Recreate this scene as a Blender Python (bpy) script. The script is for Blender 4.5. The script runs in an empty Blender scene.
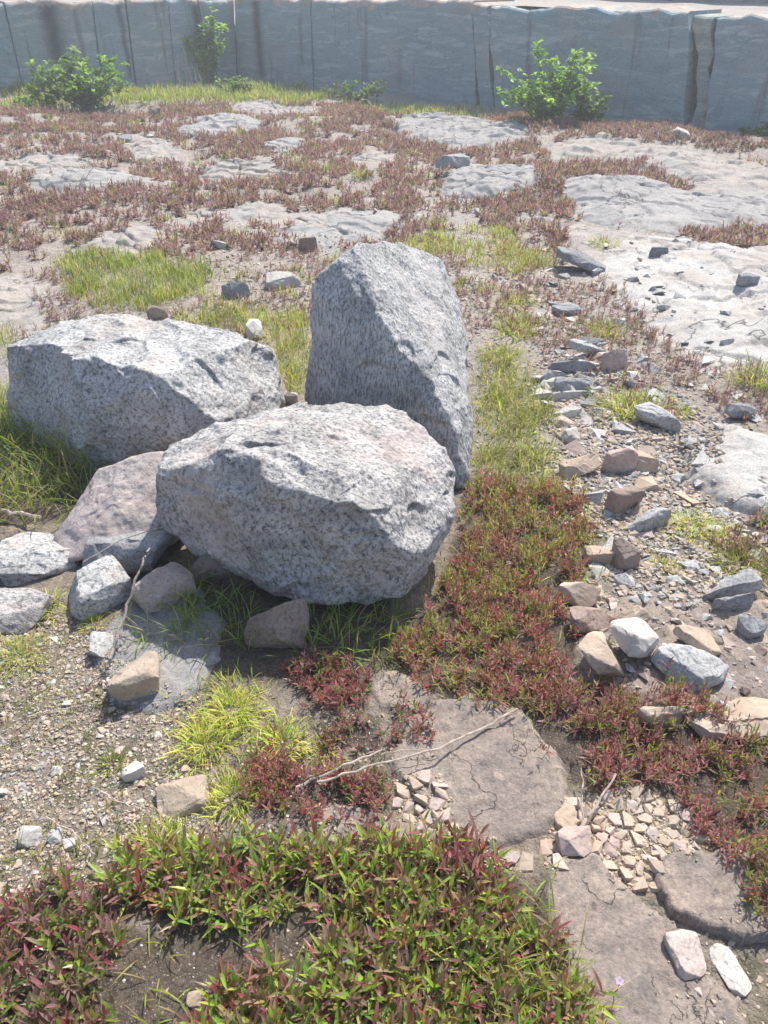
import bpy, bmesh, math, random
import numpy as np
from mathutils import Vector, Matrix, Euler
R = math.radians
rng = np.random.default_rng(7); random.seed(7)
S = bpy.context.scene; COL = S.collection

# ---------------------------------------------------------------- camera, world, sun
CAM_H, PITCH, F = 1.6, R(35.7), 740.0
cd = bpy.data.cameras.new('camera'); cam = bpy.data.objects.new('camera', cd); COL.objects.link(cam)
cd.sensor_fit = 'VERTICAL'; cd.angle = 2*math.atan(512/F); cd.clip_start = .02; cd.clip_end = 500
cam.location = (0, 0, CAM_H); cam.rotation_euler = (math.pi/2-PITCH, 0, 0); S.camera = cam
SUN_EL, SUN_AZ = R(55), R(29)                # azimuth clockwise from +Y (behind the wall, slightly right)
w = bpy.data.worlds.new("World"); S.world = w; w.use_nodes = True
nt = w.node_tree; bg = nt.nodes['Background']
sky = nt.nodes.new('ShaderNodeTexSky'); sky.sky_type = 'NISHITA'; sky.sun_disc = False
sky.sun_elevation = SUN_EL; sky.sun_rotation = SUN_AZ; sky.dust_density = 2.0; sky.ozone_density = 1.5
nt.links.new(sky.outputs[0], bg.inputs[0]); bg.inputs[1].default_value = .14
sl = bpy.data.lights.new('sun', 'SUN'); sl.energy = 4.3; sl.angle = R(.6); sl.color = (1, .95, .87)
so = bpy.data.objects.new('sun', sl); COL.objects.link(so)
sd_ = Vector((math.sin(SUN_AZ)*math.cos(SUN_EL), math.cos(SUN_AZ)*math.cos(SUN_EL), math.sin(SUN_EL)))
so.rotation_euler = (-sd_).to_track_quat('-Z', 'Y').to_euler(); so.location = (2, 6, 8)
S.view_settings.view_transform = 'Standard'; S.view_settings.look = 'None'; S.view_settings.exposure = .72
S.view_settings.gamma = 1

# ---------------------------------------------------------------- noise
PERM = np.random.default_rng(3).permutation(1024).astype(np.int32)
GR = np.random.default_rng(4).normal(size=(1024, 3)); GR /= np.linalg.norm(GR, axis=1)[:, None]
def perlin(p):
    i = np.floor(p).astype(np.int64); f = p-i; u = f*f*f*(f*(f*6-15)+10); i &= 1023
    out = 0
    for dx in (0, 1):
        a = PERM[(i[:, 0]+dx) & 1023]; wx = u[:, 0] if dx else 1-u[:, 0]
        for dy in (0, 1):
            b = PERM[(a+i[:, 1]+dy) & 1023]; wy = u[:, 1] if dy else 1-u[:, 1]
            for dz in (0, 1):
                g = GR[PERM[(b+i[:, 2]+dz) & 1023]]; wz = u[:, 2] if dz else 1-u[:, 2]
                out = out + wx*wy*wz*((f[:, 0]-dx)*g[:, 0]+(f[:, 1]-dy)*g[:, 1]+(f[:, 2]-dz)*g[:, 2])
    return out*1.6
def fbm(p, oct=4, gain=.5):
    p = np.asarray(p, float); s = 0; a = 1; t = 0
    for k in range(oct):
        s = s+a*perlin(p*(2.03**k)+17.3*k); t += a; a *= gain
    return s/t
def n2(x, y, s, oct=3, z=0.0):
    x = np.asarray(x, float).ravel(); y = np.asarray(y, float).ravel()
    return fbm(np.stack([x*s+100, y*s+100, np.full_like(x, z+50)], 1), oct)

# ---------------------------------------------------------------- layout helpers
def sstep(t): t = np.clip(t, 0, 1); return t*t*(3-2*t)
def gz(x, y):
    shp = np.shape(x); x = np.asarray(x, float).ravel(); y = np.asarray(y, float).ravel()
    r = np.clip((np.hypot(x, y)-3)/6, 0, 1)
    h = n2(x, y, .45, 3, 1)*(.03+.10*r)+n2(x, y, 3.1, 3, 2)*.022+n2(x, y, 16, 2, 3)*.006
    l = n2(x, y, .8, 4, 41)*5; h = h+r*(np.floor(l)+sstep((l-np.floor(l))*6))*.028+r*n2(x, y, 5, 4, 42)*.03
    return h.reshape(shp)
def ray(px, py):
    dx, dy = (px-384)/F, -(py-512)/F
    c, s = math.cos(PITCH), math.sin(PITCH)
    return dx, c+dy*s, -s+dy*c
def at(px, py, z0=None):
    x, y, z = ray(px, py); h = 0 if z0 is None else z0
    for _ in range(5 if z0 is None else 1):
        t = (h-CAM_H)/z; X, Y = x*t, y*t
        if z0 is None: h = float(gz(X, Y))
    return Vector((X, Y, h))
def P(px, py, Y):
    x, y, z = ray(px, py); t = Y/y
    return Vector((x*t, Y, CAM_H+z*t))
def poly(pts): return np.array([at(a, b, 0.0)[:2] for a, b in pts])
def sdist(poly_, x, y):        # positive inside
    x = np.asarray(x, float); y = np.asarray(y, float)
    best = np.full(x.shape, 1e9); ins = np.zeros(x.shape, bool); n = len(poly_)
    for i in range(n):
        ax, ay = poly_[i]; bx, by = poly_[(i+1) % n]; ex, ey = bx-ax, by-ay
        t = np.clip(((x-ax)*ex+(y-ay)*ey)/(ex*ex+ey*ey+1e-12), 0, 1)
        best = np.minimum(best, np.hypot(x-ax-t*ex, y-ay-t*ey))
        c = ((ay > y) != (by > y)) & (x < (bx-ax)*(y-ay)/(by-ay+1e-12)+ax); ins ^= c
    return np.where(ins, best, -best)
def sample(poly_, dens, cap=60000, fuzz=.10):
    lo, hi = poly_.min(0), poly_.max(0); n = int(min((hi-lo).prod()*dens, cap))
    p = lo+rng.random((n, 2))*(hi-lo)
    k = min(.3, fuzz*math.sqrt((hi-lo).prod())*2)
    return p[sdist(poly_, p[:, 0], p[:, 1])+n2(p[:, 0], p[:, 1], 1.2/k if k > 0 else 1, 3, 66)*k > 0]

# ---------------------------------------------------------------- object helpers
def tag(o, label=None, cat=None, group=None, kind=None):
    if label: o['label'] = label
    if cat: o['category'] = cat
    if group: o['group'] = group
    if kind: o['kind'] = kind
    return o
def link(name, me, mat=None, parent=None, loc=(0, 0, 0)):
    o = bpy.data.objects.new(name, me); COL.objects.link(o); o.location = loc
    if mat is not None and not me.materials: me.materials.append(mat)
    if parent: o.parent = parent
    return o
def empty(name, loc=(0, 0, 0)):
    o = bpy.data.objects.new(name, None); COL.objects.link(o); o.location = loc; o.empty_display_size = .1; return o
def mesh_np(name, V, Fc, col=None, smooth=False, k=None):
    """V (n,3); Fc (m,k) uniform faces"""
    V = np.ascontiguousarray(V, dtype=np.float32); Fc = np.ascontiguousarray(Fc, dtype=np.int32); k = Fc.shape[1]
    me = bpy.data.meshes.new(name); me.vertices.add(len(V)); me.vertices.foreach_set('co', V.ravel())
    me.loops.add(Fc.size); me.loops.foreach_set('vertex_index', Fc.ravel())
    me.polygons.add(len(Fc)); me.polygons.foreach_set('loop_start', np.arange(0, Fc.size, k, dtype=np.int32))
    me.polygons.foreach_set('use_smooth', np.full(len(Fc), smooth))
    if col is not None:
        a = me.color_attributes.new('col', 'FLOAT_COLOR', 'POINT')
        c = np.ones((len(V), 4), np.float32); c[:, :3] = col; a.data.foreach_set('color', c.ravel())
    me.update(); me.validate(); return me

# ---------------------------------------------------------------- materials
class NB:
    def __init__(s, name):
        s.m = bpy.data.materials.new(name); s.m.use_nodes = True; s.t = s.m.node_tree; s.b = s.t.nodes['Principled BSDF']
        s.out = s.t.nodes['Material Output']
        s.pos = s.t.nodes.new('ShaderNodeNewGeometry').outputs['Position']
    def n(s, typ, **kw):
        nd = s.t.nodes.new('ShaderNode'+typ)
        for k, v in kw.items(): setattr(nd, k, v)
        return nd
    def put(s, sock, v):
        if isinstance(v, bpy.types.NodeSocket): s.t.links.new(v, sock)
        else: sock.default_value = v
    def vec(s, scale=(1, 1, 1), rot=(0, 0, 0)):
        m = s.n('Mapping'); s.put(m.inputs[0], s.pos); m.inputs['Scale'].default_value = scale; m.inputs['Rotation'].default_value = rot
        return m.outputs[0]
    def noise(s, sc, det=4, rough=.55, v=None, dist=0):
        nd = s.n('TexNoise'); s.put(nd.inputs['Vector'], v if v is not None else s.pos)
        nd.inputs['Scale'].default_value = sc; nd.inputs['Detail'].default_value = det; nd.inputs['Roughness'].default_value = rough
        nd.inputs['Distortion'].default_value = dist
        return nd.outputs[0]
    def vor(s, sc, v=None, feature='F1', out=0):
        nd = s.n('TexVoronoi', feature=feature); s.put(nd.inputs['Vector'], v if v is not None else s.pos); nd.inputs['Scale'].default_value = sc
        return nd.outputs[out]
    def ramp(s, f, *st):
        nd = s.n('ValToRGB'); s.put(nd.inputs[0], f); e = nd.color_ramp.elements
        while len(e) < len(st): e.new(.5)
        for i, (p, c) in enumerate(st):
            e[i].position = p; e[i].color = (c, c, c, 1) if isinstance(c, (int, float)) else (*c, 1)
        return nd.outputs[0]
    def mix(s, f, a, b, mode='MIX'):
        nd = s.n('Mix', data_type='RGBA', blend_type=mode); s.put(nd.inputs[0], f)
        for i, v in ((6, a), (7, b)):
            if isinstance(v, tuple): v = (*v, 1)
            s.put(nd.inputs[i], v)
        return nd.outputs[2]
    def math(s, op, a, b=0.0):
        nd = s.n('Math', operation=op); s.put(nd.inputs[0], a); s.put(nd.inputs[1], b); return nd.outputs[0]
    def bump(s, h, strength=.5, dist=.01, prev=None):
        nd = s.n('Bump'); s.put(nd.inputs['Height'], h); nd.inputs['Strength'].default_value = strength; nd.inputs['Distance'].default_value = dist
        if prev is not None: s.put(nd.inputs['Normal'], prev)
        return nd.outputs[0]
    def done(s, col, rough=.8, normal=None, spec=.3):
        s.put(s.b.inputs['Base Color'], (*col, 1) if isinstance(col, tuple) else col); s.put(s.b.inputs['Roughness'], rough)
        s.b.inputs['Specular IOR Level'].default_value = spec
        if normal is not None: s.put(s.b.inputs['Normal'], normal)
        return s.m
def granite(name, light, dark, warm=None, stretch=(1, 1, 1), rot=(0, 0, 0), fleck=.5, sc=75, warm_amt=.5, bump=.012):
    b = NB(name); v = b.vec(stretch, rot)
    f = b.noise(sc, 5, .62, v); f2 = b.noise(sc*2.6, 3, .6, v)
    k = b.math('ADD', b.math('MULTIPLY', f, .7), b.math('MULTIPLY', f2, .3))
    base = b.ramp(k, (fleck-.11, dark), (fleck-.03, tuple(.5*l+.5*d for l, d in zip(light, dark))), (fleck+.05, light))
    if sc < 80: base = b.mix(b.ramp(b.noise(190, 2, .6), (.35, .5), (.42, 0.0)), base, dark)
    if warm: base = b.mix(b.ramp(b.noise(3.2, 4, .6), (.62-warm_amt*.35, 0.0), (.75-warm_amt*.3, .85)), base, b.mix(.55, base, warm))
    tone = b.mix(1.0, b.ramp(b.noise(9, 5, .6), (.3, .78), (.62, 1.08)), b.ramp(b.noise(3.1, 6, .66, dist=.6), (.33, .70), (.52, 1.05)), 'MULTIPLY')
    base = b.mix(1.0, base, tone, 'MULTIPLY')
    h1 = b.bump(b.noise(34, 7, .68, v), .8, bump*.9); h2 = b.bump(k, .7, bump*.3, h1)
    return b.done(base, .85, h2, .25)
M = {}
M['gran_front'] = granite('granite_pale', (.52, .50, .48), (.12, .12, .125), (.52, .41, .37), (1, 1.2, .8), (.4, .3, 0), .49, 72, .45, .020)
M['gran_tall'] = granite('granite_streaked', (.50, .495, .49), (.14, .145, .15), (.46, .42, .39), (1.7, 1.7, .55), (0, .12, 0), .5, 68, .2)
M['gran_left'] = granite('granite_mottled', (.48, .475, .465), (.12, .125, .13), (.42, .34, .29), (1, 1, 1), (0, 0, 0), .49, 70, .3)
M['gran_pink'] = granite('granite_pink', (.42, .375, .355), (.19, .17, .165), (.46, .36, .32), (1, 1, 1), (0, 0, 0), .47, 84, .6, .010)
M['st_grey'] = granite('stone_grey', (.43, .425, .415), (.19, .19, .19), None, (1, 1, 1), (0, 0, 0), .48, 110, .2, .004)
M['st_light'] = granite('stone_light', (.50, .475, .44), (.24, .23, .22), (.5, .42, .34), (1, 1, 1), (0, 0, 0), .44, 100, .4, .004)
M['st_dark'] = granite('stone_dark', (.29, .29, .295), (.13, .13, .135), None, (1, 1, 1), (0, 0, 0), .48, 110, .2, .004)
M['st_tan'] = granite('stone_tan', (.42, .35, .28), (.24, .19, .15), (.45, .31, .22), (1, 1, 1), (0, 0, 0), .44, 90, .5, .004)
M['st_cream'] = granite('stone_cream', (.42, .345, .27), (.20, .155, .12), (.36, .265, .19), (1, 1, 1), (0, 0, 0), .42, 90, .4, .005)
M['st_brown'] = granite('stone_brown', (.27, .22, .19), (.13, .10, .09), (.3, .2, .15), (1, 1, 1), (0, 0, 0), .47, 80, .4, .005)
M['st_pinkg'] = granite('stone_pinkish', (.45, .38, .34), (.22, .18, .17), (.45, .3, .25), (1, 1, 1), (0, 0, 0), .45, 90, .5, .004)

def slab_mat(name, a, b_, c, lich=(.17, .17, .17), lich_amt=.5, csc=1.0):
    b = NB(name)
    base = b.mix(b.ramp(b.noise(2.6, 6, .6), (.38, 0.0), (.62, 1.0)), a, b_)
    base = b.mix(b.ramp(b.noise(5.5, 7, .68, dist=.4), (.52, 0.0), (.68, .8)), base, c)
    base = b.mix(b.ramp(b.noise(11, 8, .72), (.62-.2*lich_amt, 0.0), (.80-.2*lich_amt, .75)), base, lich)
    base = b.mix(1.0, base, b.ramp(b.noise(120, 4, .6), (.3, .72), (.66, 1.12)), 'MULTIPLY')
    base = b.mix(b.ramp(b.noise(55, 6, .7), (.57, 0.0), (.66, .7)), base, tuple(x*.8 for x in lich))
    base = b.mix(b.ramp(b.noise(30, 5, .7), (.60, 0.0), (.72, .6)), base, tuple(min(1, x*1.25) for x in c))
    def crack(sc, wd, lo):
        n_ = b.noise(sc, 6, .55, dist=.3); line = b.ramp(n_, (.5-wd, 0.0), (.5, 1.0), (.5+wd, 0.0))
        return b.math('MULTIPLY', line, b.ramp(b.noise(sc*.7, 3, .5, b.vec((1, 1, 1), (.3, .2, 1))), (lo, 0.0), (lo+.06, 1.0)))
    ck = b.math('MAXIMUM', crack(1.1*csc, .006, .48), crack(2.6*csc, .005, .52))
    base = b.mix(b.math('MULTIPLY', ck, .75), base, (.07, .06, .05))
    h = b.bump(b.noise(13, 8, .72), .8, .014); h = b.bump(b.noise(48, 6, .7), .8, .006, h); h = b.bump(b.noise(170, 4, .65), .6, .0022, h)
    h = b.bump(b.math('MULTIPLY', ck, -1.0), .8, .008, h)
    return b.done(base, .88, h, .2)
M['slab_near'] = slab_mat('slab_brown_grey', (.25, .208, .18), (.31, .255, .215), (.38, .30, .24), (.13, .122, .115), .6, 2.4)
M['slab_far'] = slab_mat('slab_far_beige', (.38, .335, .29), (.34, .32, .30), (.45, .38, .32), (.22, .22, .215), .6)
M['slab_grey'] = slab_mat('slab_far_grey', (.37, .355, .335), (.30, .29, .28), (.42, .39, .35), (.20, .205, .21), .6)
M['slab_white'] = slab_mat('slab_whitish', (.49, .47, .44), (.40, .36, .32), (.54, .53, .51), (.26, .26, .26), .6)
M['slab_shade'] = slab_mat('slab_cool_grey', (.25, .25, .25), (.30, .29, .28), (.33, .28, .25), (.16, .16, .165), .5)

def ground_mat():
    b = NB('ground_soil_and_rock'); at_ = b.n('Attribute', attribute_name='col'); c = at_.outputs['Color']
    base = b.mix(1.0, c, b.ramp(b.noise(38, 8, .72), (.3, .5), (.66, 1.35)), 'MULTIPLY')
    base = b.mix(b.ramp(b.noise(210, 3, .6), (.60, 0.0), (.68, .7)), base, (.42, .36, .30))
    base = b.mix(b.ramp(b.noise(150, 3, .6), (.34, .6), (.42, 0.0)), base, (.07, .055, .045))
    base = b.mix(b.ramp(b.noise(9, 7, .72), (.56, 0.0), (.70, .5)), base, (.14, .125, .11))
    h = b.bump(b.noise(12, 7, .7), .7, .02); h = b.bump(b.noise(70, 6, .7), 1.0, .012, h); h = b.bump(b.vor(140), .6, .004, h)
    return b.done(base, .95, h, .1)
M['ground'] = ground_mat()
def leaf_mat(name, rough=.45, trans=.35, spec=.4, sat=1.0):
    b = NB(name); c = b.n('Attribute', attribute_name='col').outputs['Color']
    b.done(c, rough, None, spec); tr = b.n('BsdfTranslucent'); b.put(tr.inputs[0], b.mix(1.0, c, (1.5, 1.5, .9), 'MULTIPLY'))
    mx = b.n('MixShader'); mx.inputs[0].default_value = trans
    b.t.links.new(b.b.outputs[0], mx.inputs[1]); b.t.links.new(tr.outputs[0], mx.inputs[2]); b.t.links.new(mx.outputs[0], b.out.inputs[0])
    return b.m
M['leaf'] = leaf_mat('leaf', .5, .42, .3); M['leaf_gloss'] = leaf_mat('leaf_glossy', .36, .42, .5)
M['grass'] = leaf_mat('grass_blade', .5, .45, .3)
def simple(name, col, sc=60, rough=.8):
    b = NB(name); base = b.mix(1.0, col, b.ramp(b.noise(sc, 4, .6), (.3, .6), (.7, 1.2)), 'MULTIPLY'); return b.done(base, rough, b.bump(b.noise(sc*2, 3), .5, .002))
M['twig'] = simple('dry_twig', (.44, .37, .31)); M['stem'] = simple('green_brown_stem', (.16, .14, .07)); M['drygrass'] = simple('dry_stalk', (.45, .38, .27))
def vcol_rock(name):
    b = NB(name); c = b.n('Attribute', attribute_name='col').outputs['Color']
    base = b.mix(1.0, c, b.ramp(b.noise(160, 4, .65), (.3, .65), (.68, 1.2)), 'MULTIPLY')
    return b.done(base, .85, b.bump(b.noise(180, 4, .6), .6, .003), .25)
M['gravel'] = vcol_rock('gravel_stone')
def wall_mat(name):
    b = NB(name); c = b.n('Attribute', attribute_name='col').outputs['Color']
    v = b.vec((.6, .6, 3.2), (R(4), R(9), 0))
    base = b.mix(b.ramp(b.noise(1.8, 7, .65, v, 1.2), (.35, 0.0), (.66, .8)), (.20, .285, .31), (.30, .375, .385))
    base = b.mix(b.ramp(b.noise(3, 6, .7, v, .6), (.53, 0.0), (.60, .75)), base, (.42, .47, .465))
    vn = b.noise(1.5, 6, .6, b.vec((.8, .8, 2.4), (.2, .3, 0)), .8); base = b.mix(b.ramp(vn, (.485, 0.0), (.5, .5), (.515, 0.0)), base, (.17, .19, .20))
    base = b.mix(b.ramp(b.noise(1.1, 5, .6), (.55, 0.0), (.7, .55)), base, (.34, .31, .28))
    base = b.mix(b.ramp(b.noise(1.0, 5, .6, b.vec((5, 5, .35)), .3), (.58, 0.0), (.68, .65)), base, (.12, .115, .11))
    base = b.mix(1.0, base, b.ramp(b.noise(60, 4, .6), (.3, .8), (.7, 1.15)), 'MULTIPLY')
    base = b.mix(1.0, base, c, 'MULTIPLY')
    geo = b.t.nodes['Geometry'] if 'Geometry' in b.t.nodes else None
    sep = b.n('SeparateXYZ'); b.put(sep.inputs[0], b.pos)
    e = b.math('ADD', sep.outputs[2], b.math('MULTIPLY', b.noise(1.7, 7, .7), .60))
    k = b.ramp(b.math('SUBTRACT', e, .80), (.75, 0.0), (.80, 1.0))
    crust = b.mix(b.ramp(b.noise(6, 6, .7), (.35, 0.0), (.65, 1.0)), (.50, .42, .35), (.30, .25, .21))
    base = b.mix(k, base, crust)
    h = b.bump(b.noise(5, 7, .65), .7, .04); h = b.bump(b.noise(40, 5, .65), .6, .008, h)
    return b.done(base, .85, h, .25)
M['wall'] = wall_mat('quarry_face')

# ---------------------------------------------------------------- slabs of bedrock (raised plates with their own outline)
SL = [  # polygon px, height, edge, material, seed
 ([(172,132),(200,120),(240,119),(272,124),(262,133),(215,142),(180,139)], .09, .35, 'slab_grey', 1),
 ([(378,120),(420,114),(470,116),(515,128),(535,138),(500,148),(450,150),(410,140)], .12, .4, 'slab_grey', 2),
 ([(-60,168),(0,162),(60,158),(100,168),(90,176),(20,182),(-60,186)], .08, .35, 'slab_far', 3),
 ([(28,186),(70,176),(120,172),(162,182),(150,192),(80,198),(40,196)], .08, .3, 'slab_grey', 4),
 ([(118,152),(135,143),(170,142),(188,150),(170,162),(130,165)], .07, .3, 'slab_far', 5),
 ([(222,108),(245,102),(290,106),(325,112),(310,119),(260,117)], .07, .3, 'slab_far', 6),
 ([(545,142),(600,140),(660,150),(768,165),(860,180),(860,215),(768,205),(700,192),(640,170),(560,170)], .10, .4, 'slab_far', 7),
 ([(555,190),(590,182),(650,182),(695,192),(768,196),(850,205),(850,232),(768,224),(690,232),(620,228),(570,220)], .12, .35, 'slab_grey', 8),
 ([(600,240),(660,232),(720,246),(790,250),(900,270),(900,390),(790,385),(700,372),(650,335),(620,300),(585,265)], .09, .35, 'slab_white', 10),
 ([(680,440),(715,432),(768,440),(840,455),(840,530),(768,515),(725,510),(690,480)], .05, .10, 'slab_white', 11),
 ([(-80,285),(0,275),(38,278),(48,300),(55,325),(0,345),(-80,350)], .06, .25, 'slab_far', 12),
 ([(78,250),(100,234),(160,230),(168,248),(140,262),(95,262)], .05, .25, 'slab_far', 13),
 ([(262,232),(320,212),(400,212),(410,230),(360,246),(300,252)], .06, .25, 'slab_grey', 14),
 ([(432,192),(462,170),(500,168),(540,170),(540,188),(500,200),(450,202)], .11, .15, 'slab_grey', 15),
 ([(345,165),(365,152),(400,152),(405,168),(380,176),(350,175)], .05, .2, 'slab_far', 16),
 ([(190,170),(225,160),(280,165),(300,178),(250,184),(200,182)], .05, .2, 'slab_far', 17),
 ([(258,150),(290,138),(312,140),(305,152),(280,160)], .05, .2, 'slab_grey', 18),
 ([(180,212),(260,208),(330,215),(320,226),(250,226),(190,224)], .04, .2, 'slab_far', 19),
 ([(432,705),(470,692),(520,705),(556,760),(575,790),(545,830),(490,850),(445,838),(420,800),(392,760),(405,720)], .022, .03, 'slab_near', 20),
 ([(545,862),(590,850),(628,880),(652,905),(690,935),(720,985),(775,1060),(560,1060),(555,930),(540,890)], .025, .03, 'slab_near', 21),
 ([(655,868),(675,848),(740,850),(800,880),(800,945),(735,935),(690,918),(662,895)], .030, .008, 'slab_near', 22),
 ([(575,640),(620,598),(680,580),(768,600),(840,620),(840,740),(768,740),(700,730),(640,700),(590,680)], .020, .05, 'slab_near', 23),
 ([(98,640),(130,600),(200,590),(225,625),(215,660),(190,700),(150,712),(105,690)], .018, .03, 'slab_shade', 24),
 ([(365,672),(400,672),(430,690),(420,712),(380,706)], .016, .02, 'slab_near', 25),
 ([(285,820),(330,800),(395,815),(390,845),(300,850)], .016, .02, 'slab_near', 26),
 ([(590,365-130),(640,232),(700,236),(690,246),(640,244)], .04, .2, 'slab_far', 27),
 ([(600,262),(560,232),(500,222),(520,215),(580,222),(640,232)], .05, .2, 'slab_far', 28),
]
SLW = [(poly(p), h if e < .12 else h*.55, e, m, s) for p, h, e, m, s in SL]
def slab_z(i, x, y):
    pw, h, e, m, s = SLW[i]
    near = pw[:, 1].mean() < 3
    d = sdist(pw, x, y)
    d = d+(n2(x, y, 9 if near else 2.0, 4, s).reshape(d.shape))*(.035 if near else .22)+np.abs(n2(x, y, 22 if near else 5, 3, s+3).reshape(d.shape))*(.022 if near else .08)
    t = np.clip(d/e, -1.5, 1)
    prof = np.where(t > 0, 1-(1-np.clip(t, 0, 1))**(2 if not near else 3.5), t*1.2)
    rough = n2(x, y, 7 if near else 2.6, 5, s+9).reshape(d.shape)*(.012 if near else .035)
    led = np.floor(n2(x, y, 4 if near else .9, 3, s+20).reshape(d.shape)*4)/4*(.014 if near else .07)
    cr = n2(x, y, 3.2 if near else .75, 4, s+33).reshape(d.shape); cr2 = n2(x, y, 5 if near else 1.3, 4, s+43).reshape(d.shape)
    crk = np.exp(-(cr/(.012 if near else .016))**2)*(cr2 > -.05)+np.exp(-(cr2/(.010 if near else .014))**2)*(cr > .12)
    return gz(x, y)-crk*(.007 if near else .035)+h*prof+np.where(t > 0, (rough+led)*np.clip(t, 0, 1), 0)-.002, d
def surf(x, y):
    x = np.asarray(x, float); y = np.asarray(y, float); z = gz(x, y)
    for i, (pw, *_r) in enumerate(SLW):
        lo, hi = pw.min(0)-.1, pw.max(0)+.1
        k = (x > lo[0]) & (x < hi[0]) & (y > lo[1]) & (y < hi[1])
        if k.any():
            zz, d = slab_z(i, x[k], y[k]); z[k] = np.where(d > 0, np.maximum(z[k], zz), z[k])
    return z
def s1(x, y): return float(surf(np.array([x]), np.array([y]))[0])
def on_slab(x, y, m=0.0):
    r = np.zeros(np.shape(x), bool)
    for pw, h, e, mm, s in SLW: r |= sdist(pw, x, y) > m
    return r

# ---------------------------------------------------------------- plant regions (px polygons)
MAT_A = poly([(455,520),(470,478),(520,482),(575,488),(600,515),(600,555),(570,600),(592,640),(575,670),(550,700),(500,712),(430,690),(390,668),(388,628),(425,600),(445,560)])
MAT_B = poly([(515,700),(545,680),(600,672),(660,680),(700,700),(768,738),(820,760),(840,950),(768,935),(735,905),(715,850),(670,800),(600,790),(555,768),(528,735)])
MAT_C = [poly([(285,668),(330,655),(372,668),(366,705),(330,712),(292,700)]), poly([(232,760),(262,740),(330,760),(392,770),(385,815),(300,825),(245,815)]), poly([(385,700),(432,700),(438,742),(392,745)]), poly([(300,715),(380,712),(385,750),(310,750)])]
MAT_D = poly([(100,870),(160,840),(250,830),(330,835),(420,825),(500,850),(545,885),(560,950),(590,1000),(620,1080),(180,1080),(200,1010),(255,960),(330,945),(300,925),(200,930),(110,920)])
MAT_E = poly([(-30,930),(60,870),(120,900),(120,960),(100,1080),(-60,1080)])
MAT_F = poly([(705,545),(740,520),(800,512),(810,580),(760,575)])
HUMUS = [MAT_A, MAT_B, *MAT_C, MAT_D, MAT_E, MAT_F, poly([(100,920),(330,920),(330,1060),(80,1060)]), poly([(130,575),(390,590),(400,660),(270,690),(120,640)]), poly([(-20,400),(95,400),(95,520),(-20,530)])]
FOOT = [poly([(175,520),(260,410),(440,440),(440,560),(300,600),(230,575)]), poly([(307,440),(440,400),(472,440),(462,490),(360,500)]), poly([(0,440),(40,350),(270,360),(280,410),(100,480),(60,470)])]
# the pale front boulder, the tall one and the left one stand on these footprints
FOOT = [np.array([(-.60,2.0),(-.35,1.80),(-.15,1.74),(.10,1.78),(.2,1.95),(.2,2.3),(-.3,2.4),(-.6,2.25)]),
        np.array([(-.27,2.70),(.05,2.42),(.30,2.35),(.36,2.75),(.22,3.1),(-.25,3.1)]),
        np.array([(-1.55,2.95),(-1.05,2.5),(-.6,2.52),(-.38,2.7),(-.38,3.1),(-1.5,3.3)])]
def in_foot(x, y, m=-.02):
    r = np.zeros(np.shape(x), bool)
    for f in FOOT: r |= sdist(f, x, y) > m
    return r

# ---------------------------------------------------------------- ground sheet
def build_ground():
    A1 = np.linspace(-R(62), R(62), 380); A2 = np.linspace(R(62), R(298), 40)[1:-1]
    A = np.concatenate([A1, A2]); rr = np.concatenate([[.02, .1, .2], np.geomspace(.28, 24, 420), [28, 34, 42, 55, 75, 110, 170]])
    aa, r2 = np.meshgrid(A, rr); x = np.sin(aa)*r2; y = np.cos(aa)*r2
    near = np.clip((r2-20)/10, 0, 1)
    z = gz(x, y)*(1-near)+np.where(r2 > 20, -.02*near, 0)
    m, n = x.shape; idx = np.arange(m*n).reshape(m, n); nx = np.roll(idx, -1, 1)
    Fq = np.stack([idx[:-1], idx[1:], nx[1:], nx[:-1]], -1).reshape(-1, 4)
    X, Y = x.ravel(), y.ravel()
    soil = np.array([.26, .215, .175]); sand = np.array([.39, .345, .305]); hum = np.array([.11, .088, .07]); greyg = np.array([.33, .32, .305])
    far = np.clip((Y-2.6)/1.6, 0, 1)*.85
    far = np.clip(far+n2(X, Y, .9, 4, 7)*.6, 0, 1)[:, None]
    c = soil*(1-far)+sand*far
    g = sstep(n2(X, Y, 1.3, 4, 12)*2.2+.1)[:, None]*.55; c = c*(1-g)+greyg*g
    mo = (sstep(n2(X, Y, 5, 4, 71)*2.4+.25)*np.clip((2.2-Y)/.5, 0, 1))[:, None]*.75; c = c*(1-mo)+np.array([.135, .125, .07])*mo
    for pw in HUMUS:
        k = sstep((sdist(pw, X, Y)+n2(X, Y, 14, 3, 5)*.03+.01)/.04)[:, None]; c = c*(1-k)+hum*k
    for pw in [poly([(540,845),(575,800),(620,785),(680,800),(712,840),(690,855),(660,850),(650,890),(625,880),(590,845),(555,870)]), poly([(395,780),(440,770),(450,840),(520,850),(530,870),(480,862),(400,830)])]:
        k = sstep((sdist(pw, X, Y)+n2(X, Y, 14, 3, 5)*.03+.02)/.03)[:, None]; c = c*(1-k)+np.array([.33, .26, .19])*k
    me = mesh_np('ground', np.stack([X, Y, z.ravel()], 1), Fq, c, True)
    return tag(link('ground', me, M['ground']), 'dry stony quarry floor of soil and worn bedrock', None, None, 'structure')
ground = build_ground()
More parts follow.
